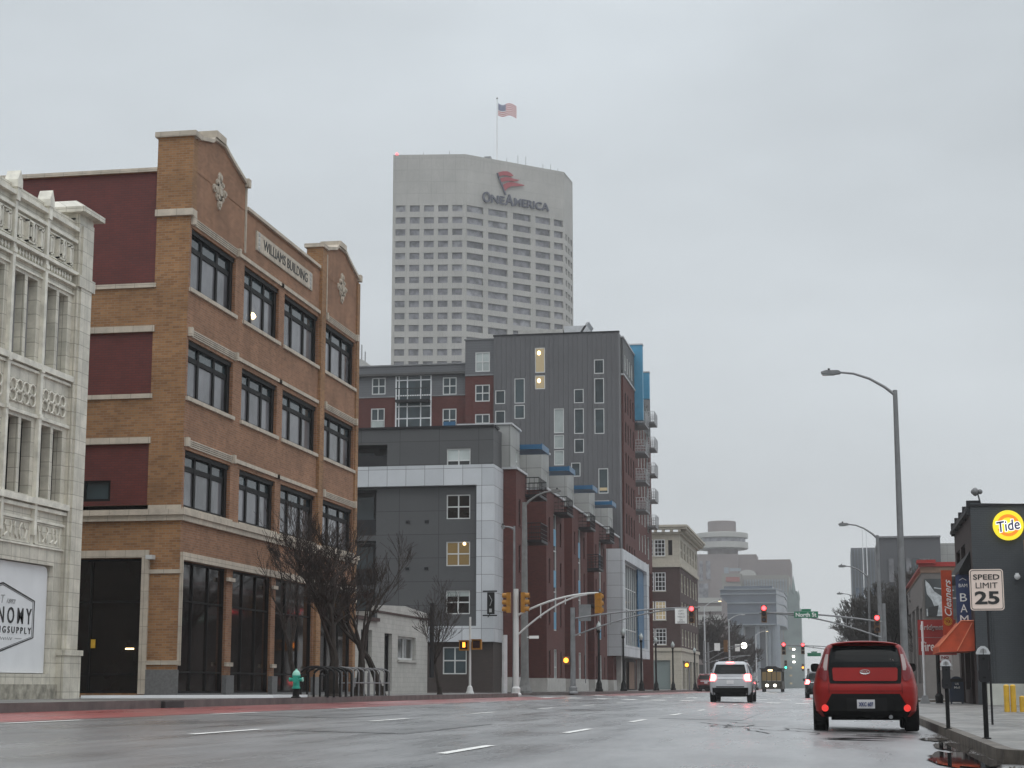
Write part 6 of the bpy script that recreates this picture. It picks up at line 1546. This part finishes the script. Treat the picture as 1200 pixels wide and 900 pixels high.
for s_ in (-1, 1):
    rr = [(.88, .66, .72), (.95, .64, .80), (1.10, .635, .80), (1.25, .62, .745), (1.36, .605, .70), (1.46, .59, .65)]
    t_ = rear_patch(KS, [(z, *sorted((s_ * a, s_ * b))) for z, a, b in rr], 'tail_red', 'tail_light', KC, .016, nx=8)
    r2 = [(1.06, .65, .70), (1.12, .645, .715), (1.24, .63, .70), (1.34, .62, .67)]
    rear_patch(KS, [(z, *sorted((s_ * a, s_ * b))) for z, a, b in r2], 'tail_clear', 'reversing_lamp', t_, .022, nx=5)
    at_, rear_, side_, _n = superell(KS)
    m = MB(); xx = s_ * .70; m.lathe((xx, rear_(xx, .41) - .028, .41), [(0, -.012), (.058, -.01), (.062, .02)], 18, 'y'); m.build('reflector', M['reflector'], KC)
    m = MB(); m.box(min(s_ * .70, s_ * .80), max(s_ * .70, s_ * .80), 2.5, 2.56, 1.06, 1.10); m.prism([(s_ * (.80 + .17 * (a + 1) / 2), 2.46, 1.13 + b) for a, b in [(math.copysign(abs(math.cos(R(q))) ** .6, math.cos(R(q))), .078 * math.copysign(abs(math.sin(R(q))) ** .6, math.sin(R(q)))) for q in range(0, 360, 24)]], (0, .13, 0)); m.build('mirror', M['car_black'], KC)
    side_patch(KS, [(1.02, 1.0, 2.9), (1.2, 1.1, 2.75), (1.42, 1.2, 2.45)], 'car_glass', 'side_window', KC, s_)
m = MB(); pts = [(.085 * math.cos(R(q)), .088, 1.03 + .036 * math.sin(R(q))) for q in range(0, 360, 20)]; m.path([(x, y - .045, z) for x, y, z in pts + pts[:1]], .007, 5); put_text(m, 'KIA', (0, .040, 1.03), (1, 0, 0), .11, .035, depth=.004); m.build('badge', M['chrome'], KC)
m = MB(); put_text(m, 'SOUL', (-.44, .055, .955), (1, 0, 0), .13, .028, bold=.02, depth=.004); m.build('model_lettering', M['chrome'], KC)
m = MB(); m.path([(.42, .125, 1.15), (.44, .13, 1.19), (.40, .135, 1.22), (.45, .14, 1.25)], .007, 4); m.path([(.47, .125, 1.14), (.50, .13, 1.20), (.54, .125, 1.15)], .007, 4); m.path([(.48, .135, 1.24), (.54, .14, 1.20)], .006, 4); m.build('window_sticker', M['tail_clear'], w_)
m = MB(); m.tube((-.42, .13, 1.135), (.1, .165, 1.15), .008, n=5); m.build('wiper', M['car_black'], w_)
m = MB(); m.box(-.6, .6, .35, 3.8, .20, .34); m.build('underbody', M['car_black'], KC)
m = MB(); m.tube((.42, .02, .26), (.42, .3, .26), .035, n=10); m.build('exhaust', M['galv'], KC)
for x in (-.80, .80):
    for y in KS['axles']: wheel(KC, x * .985, y, KS['wr'], .245)
m = MB(); m.tube((.55, .9, 1.55), (.60, .78, 1.72), .006, n=4); m.build('aerial', M['car_black'], KC)
KC.location = (.425, 31.9, .028)

SV = dict(sl=[(.32, .86, .12, 4.8), (.45, .925, .02, 4.9), (.6, .94, 0, 4.92), (.85, .945, .03, 4.9), (1.0, .935, .06, 4.85), (1.12, .91, .09, 3.9), (1.2, .88, .12, 3.65), (1.35, .83, .20, 3.35), (1.5, .775, .30, 3.05), (1.62, .73, .40, 2.8), (1.69, .68, .48, 2.6), (1.735, .55, .75, 2.3)], axles=(1.0, 3.9), wr=.38, n=8)
def suv(name, label, cat, bodymat, lamps, cut=True, group=None):
    W_ = thing(name, (0, 0, 0), label, cat, group)
    car_body(SV, 'body', bodymat, W_, cut)
    rear_patch(SV, [(.30, -.87, .87), (.45, -.9, .9), (.62, -.905, .905)], 'car_black', 'lower_bumper', W_, .012)
    rear_patch(SV, [(.64, -.60, .60), (.68, -.62, .62)], 'car_black', 'bumper_line', W_, .01)
    rear_patch(SV, [(1.20, -.78, .78), (1.40, -.76, .76), (1.60, -.70, .70)], 'car_glass', 'rear_window', W_, .012)
    rear_patch(SV, [(.99, -.55, .55), (1.05, -.55, .55)], 'chrome', 'trim_bar', W_, .015)
    p = rear_patch(SV, [(.78, -.155, .155), (.93, -.155, .155)], 'plate', 'licence_plate', W_, .02)
    for s_ in (-1, 1):
        rr = [(.90, .68, .90), (1.00, .60, .915), (1.12, .60, .90), (1.20, .68, .87)]
        rear_patch(SV, [(z, *sorted((s_ * a, s_ * b))) for z, a, b in rr], lamps, 'tail_light', W_, .02, nx=6)
        side_patch(SV, [(1.14, .6, 3.5), (1.3, .7, 3.3), (1.56, .8, 2.9)], 'car_glass', 'side_window', W_, s_)
        m = MB(); m.box(min(s_ * .90, s_ * 1.10), max(s_ * .90, s_ * 1.10), 3.1, 3.2, 1.12, 1.28); m.build('mirror', M[bodymat], W_)
        m = MB(); m.path([(s_ * .62, .7, 1.74), (s_ * .64, .9, 1.78), (s_ * .64, 2.4, 1.78), (s_ * .62, 2.6, 1.74)], .02, 6); m.build('roof_rail', M['galv'], W_)
    m = MB(); m.box(-.16, .16, .40, .48, 1.66, 1.70); m.build('third_brake_light', M[lamps], W_)
    m = MB(); m.box(-.62, .62, .5, 4.6, .24, .36); m.build('underbody', M['car_black'], W_)
    for x in (-.81, .81):
        for y in SV['axles']: wheel(W_, x, y, SV['wr'], .25)
    return W_
W1 = suv('white_suv', 'white sport utility vehicle stopping at the lights with brake lamps lit', 'car', 'car_white', 'brake_red')
W1.location = (-4.62, 77.0, gz(-4.6) + .004); W1.scale = (.97, .97, 1.0)
W2 = suv('dark_suv', 'dark car far ahead, its tail lamp glowing just left of the red car', 'car', 'car_dark', 'brake_red', False)
W2.location = (-1.35, 118, gz(-1.3) + .004)
cars = [((-12.9, 176), R(0), 'car_maroon', 'dark red car parked far down the left kerb, left of the white car'), ((-13.0, 169), 0, 'car_maroon', 'smaller looking red car behind the far pedestrian signal, next to the corniced building'),
        ((-12.9, 265), 0, 'car_dark', 'dark distant car on the left, just right of the white car')]
for (x, y), rz, mt_, lab in cars[:1] + cars[2:]:
    c_ = suv('parked_car', lab, 'car', mt_, 'tail_red', False, 'cars parked far down the left kerb'); c_.location = (x, y, gz(x) + .004)
hc = thing('oncoming_lamp_car', (-11, 190, .3), 'dark low car with one yellow headlamp lit, left of the white car', 'car')
m = MB(); P = [(0, .3), (0, .75), (.9, .85), (1.5, 1.3), (2.9, 1.35), (3.7, .9), (4.4, .85), (4.5, .3)]; m.prism([(-13.9 + .62 * a, 184, .28 + b) for a, b in P], (0, 1.7, 0)); m.build('body', M['car_maroon'], hc)
m = MB(); m.prism([(-13.9 + .62 * a, 183.98, .28 + b) for a, b in ((1.1, .9), (1.6, 1.24), (2.8, 1.28), (3.4, .92))], (0, -.02, 0)); m.build('side_window', M['car_glass'], hc)
for a in (.9, 3.6):
    m = MB(); m.lathe((-13.9 + .62 * a, 184, .6), [(.0, -.06), (.3, -.06), (.3, .12), (0, .12)], 16, 'y'); m.build('wheel', M['tyre'], hc)
m = MB(); m.ball((-11.3, 183.9, .95), .17, 10); m.build('headlamp', M['lamp_warm'], hc)
BU = thing('trolley_bus', (-7.8, 210, gz(-7.8)), 'dark trolley style bus with warm lit windows and two headlamps, far down the road', 'bus')
z0 = gz(-7.8)
m = MB(); m.box(-9.0, -6.6, 210, 219, z0 + .35, z0 + 1.25); m.box(-9.0, -6.6, 210.3, 219, z0 + 2.35, z0 + 2.6)
for x in (-9.0, -8.42, -7.86, -7.3, -6.7): m.box(x, x + .1, 210.05, 210.2, z0 + 1.25, z0 + 2.35)
for k in range(7):
    for x in (-9.0, -6.7): m.box(x, x + .1, 211 + 1.1 * k, 211.15 + 1.1 * k, z0 + 1.25, z0 + 2.35)
m.build('body', M['bus_paint'], BU)
m = MB(); m.box(-9.15, -6.45, 209.8, 219, z0 + 2.6, z0 + 2.72); m.prism([(-8.6, 210, z0 + 2.72), (-7.0, 210, z0 + 2.72), (-7.3, 210, z0 + 2.95), (-8.3, 210, z0 + 2.95)], (0, 8.6, 0)); m.build('roof', M['dark_metal'], BU)
m = MB(); m.box(-8.9, -6.75, 210.6, 210.64, z0 + 1.3, z0 + 2.3); m.build('windscreen', M['interior_dim'], BU)
for x in (-8.35, -7.45):
    m = MB(); m.ball((x, 209.95, z0 + .75), .16, 10); m.build('headlamp', M['lamp_white'], BU)
m = MB(); m.box(-8.2, -7.7, 209.9, 209.95, z0 + 2.38, z0 + 2.56); m.build('destination_sign', M['lamp_warm'], BU)
for x in (-9.0, -6.85):
    for y in (212, 217): m = MB(); m.lathe((x, y, z0 + .4), [(.0, 0), (.4, 0), (.4, .25), (0, .25)], 16, 'x'); m.build('wheel', M['tyre'], BU)

# ================================================================== TREES
def tree(x, y, zb, H, spread, seed, label, trunk_r=.1, forks=5, low=.22, levels=5, up=.75, mt='twig', minr=.006, group='bare street trees', kids_=3, name='bare_tree', lean=0, dens=1.0):
    rnd = random.Random(seed); t = thing(name, (x, y, zb), label, 'tree', group)
    tr_, tw = MB(), MB(); cnt = [0]
    def branch(p, d, L_, r, lvl):
        n = 4 if lvl < 2 else 3; pts = [p]; rs = [r]; q = p.copy(); dd = d.copy()
        for i in range(n):
            dd = (dd + Vector((rnd.gauss(0, .17), rnd.gauss(0, .17), rnd.gauss(.06, .10) * up * 1.5))).normalized()
            q = q + dd * L_ / n; pts.append(q.copy()); rs.append(max(minr, r * (1 - .62 * (i + 1) / n)))
        (tr_ if lvl < 2 else tw).path(pts, rs, 7 if lvl < 2 else (4 if lvl < 3 else 3)); cnt[0] += 1
        if lvl >= levels: return
        k = max(2, int(round((kids_ + rnd.choice((0, 0, 1))) * dens))) if lvl else forks
        for j in range(k):
            f = rnd.uniform(.30, 1.0) if lvl else rnd.uniform(low + .1, 1.0)
            i = min(n - 1, int(f * n)); tt = f * n - i; pp = pts[i].lerp(pts[i + 1], min(1, tt))
            a = rnd.uniform(0, 2 * math.pi); tilt = rnd.uniform(.35, .95) * spread
            out = Vector((math.cos(a), math.sin(a), 0)); base = dd if j == 0 else (pts[i + 1] - pts[i]).normalized()
            nd = (base * math.cos(tilt) + out * math.sin(tilt) + Vector((0, 0, up * .25))).normalized()
            branch(pp, nd, L_ * rnd.uniform(.52, .78), max(minr, rs[i] * rnd.uniform(.5, .68)), lvl + 1)
        if lvl: branch(pts[-1], dd, L_ * .6, rs[-1], lvl + 1)
        else: branch(pts[-1], dd, L_ * .8, rs[-1] * 1.0, 1)
    h0 = H * .38
    m_ = tr_.lathe((x, y, zb - .02), [(trunk_r * 1.5, 0), (trunk_r * 1.15, .1), (trunk_r, .3)], 8)
    branch(Vector((x, y, zb)), Vector((lean, 0, 1)).normalized(), h0, trunk_r, 0)
    # bring the crown to the wanted height
    allv = tr_.v + tw.v; top = max(v[2] for v in allv); s_ = H / (top - zb)
    for mb_ in (tr_, tw): mb_.v = [(x + (a - x) * (s_ ** .7), y + (b - y) * (s_ ** .7), zb + (c - zb) * s_) for a, b, c in mb_.v]
    tr_.build('trunk', M['bark'], t, norm=False); tw.build('crown', M[mt], t, norm=False)
    return t
tree(-14.75, 47.9, LZ, 5.4, .62, 11, 'slender bare tree left of the teal hydrant, in front of the brick building', .10, 5, .35, 4, kids_=2, minr=.005)
tree(-14.9, 51.9, LZ, 6.0, .80, 6, 'dense dark bare tree with a thick trunk beside the black bike racks', .20, 7, .40, 5, kids_=3, minr=.007)
tree(-14.6, 53.8, LZ, 5.2, .75, 28, 'second thick trunked bare tree just behind the dense dark one', .16, 5, .45, 5, kids_=2, minr=.006)
tree(-14.8, 57.2, LZ, 5.9, .80, 35, 'bare tree with upright forked limbs before the low white building', .13, 5, .5, 5, kids_=2, minr=.006)
tree(-14.8, 66.0, LZ, 4.5, .85, 44, 'small round bare tree left of the slim white signal post', .08, 6, .55, 4, kids_=3, minr=.006)
GR_ = 'bare trees on the right beyond the lights'
tree(4.4, 128, RZ, 9.6, .95, 51, 'dense dark bare tree right of the second street lamp', .25, 10, .05, 6, mt='grey_wood', minr=.016, group=GR_, dens=.9)
tree(6.3, 134, RZ, 9.8, .95, 52, 'dark bare tree behind the tall near lamp pole, beside the tyre shop', .25, 10, .05, 6, mt='grey_wood', minr=.016, group=GR_, dens=.9)
tree(2.4, 152, RZ, 8.4, 1.0, 53, 'lower bushy tree at the left end of the right hand trees', .22, 10, .05, 5, mt='grey_wood', minr=.018, group=GR_)
tree(3.4, 141, RZ, 9.0, 1.0, 54, 'rounded bare tree behind the second street lamp', .22, 10, .05, 6, mt='grey_wood', minr=.018, group=GR_, dens=.85)
tree(5.6, 120, RZ, 7.6, 1.0, 55, 'bare tree nearest to the tyre shop corner', .2, 9, .05, 5, mt='grey_wood', minr=.014, group=GR_)
GL_ = 'reddish bare trees beyond the corniced building'
for i, (x, y, h, lab) in enumerate(((-19, 262, 11.5, 'reddish bare tree nearest the corniced building'), (-18, 280, 11, 'second reddish bare tree above the white car'), (-17.5, 300, 10, 'third reddish bare tree, before the glass block'), (-16.5, 330, 9.5, 'lowest reddish bare tree, toward the bus'))):
    tree(x, y, LZ, h, 1.1, 70 + i, lab, .25, 10, .05, 5, minr=.035, group=GL_)
tree(7.75, 47, RZ, 1.9, 1.2, 90, 'low dark evergreen shrub at the right border', .05, 8, .0, 5, mt='leafy', minr=.012, group='shrubs', name='shrub')

# ================================================================== HAZE
m, N, L, b = new_mat('haze_air')
N.remove(b)
pv = N.new('ShaderNodeVolumePrincipled'); pv.inputs['Density'].default_value = .00028; pv.inputs['Color'].default_value = (.985, .99, 1, 1); pv.inputs['Anisotropy'].default_value = .0
out = [n for n in N if n.type == 'OUTPUT_MATERIAL'][0]
L.new(pv.outputs[0], out.inputs['Volume'])
h = MB(); h.box(-1550, 1550, -70, 2450, -1.2, 188)
o = h.build('haze', m); o['kind'] = 'stuff'
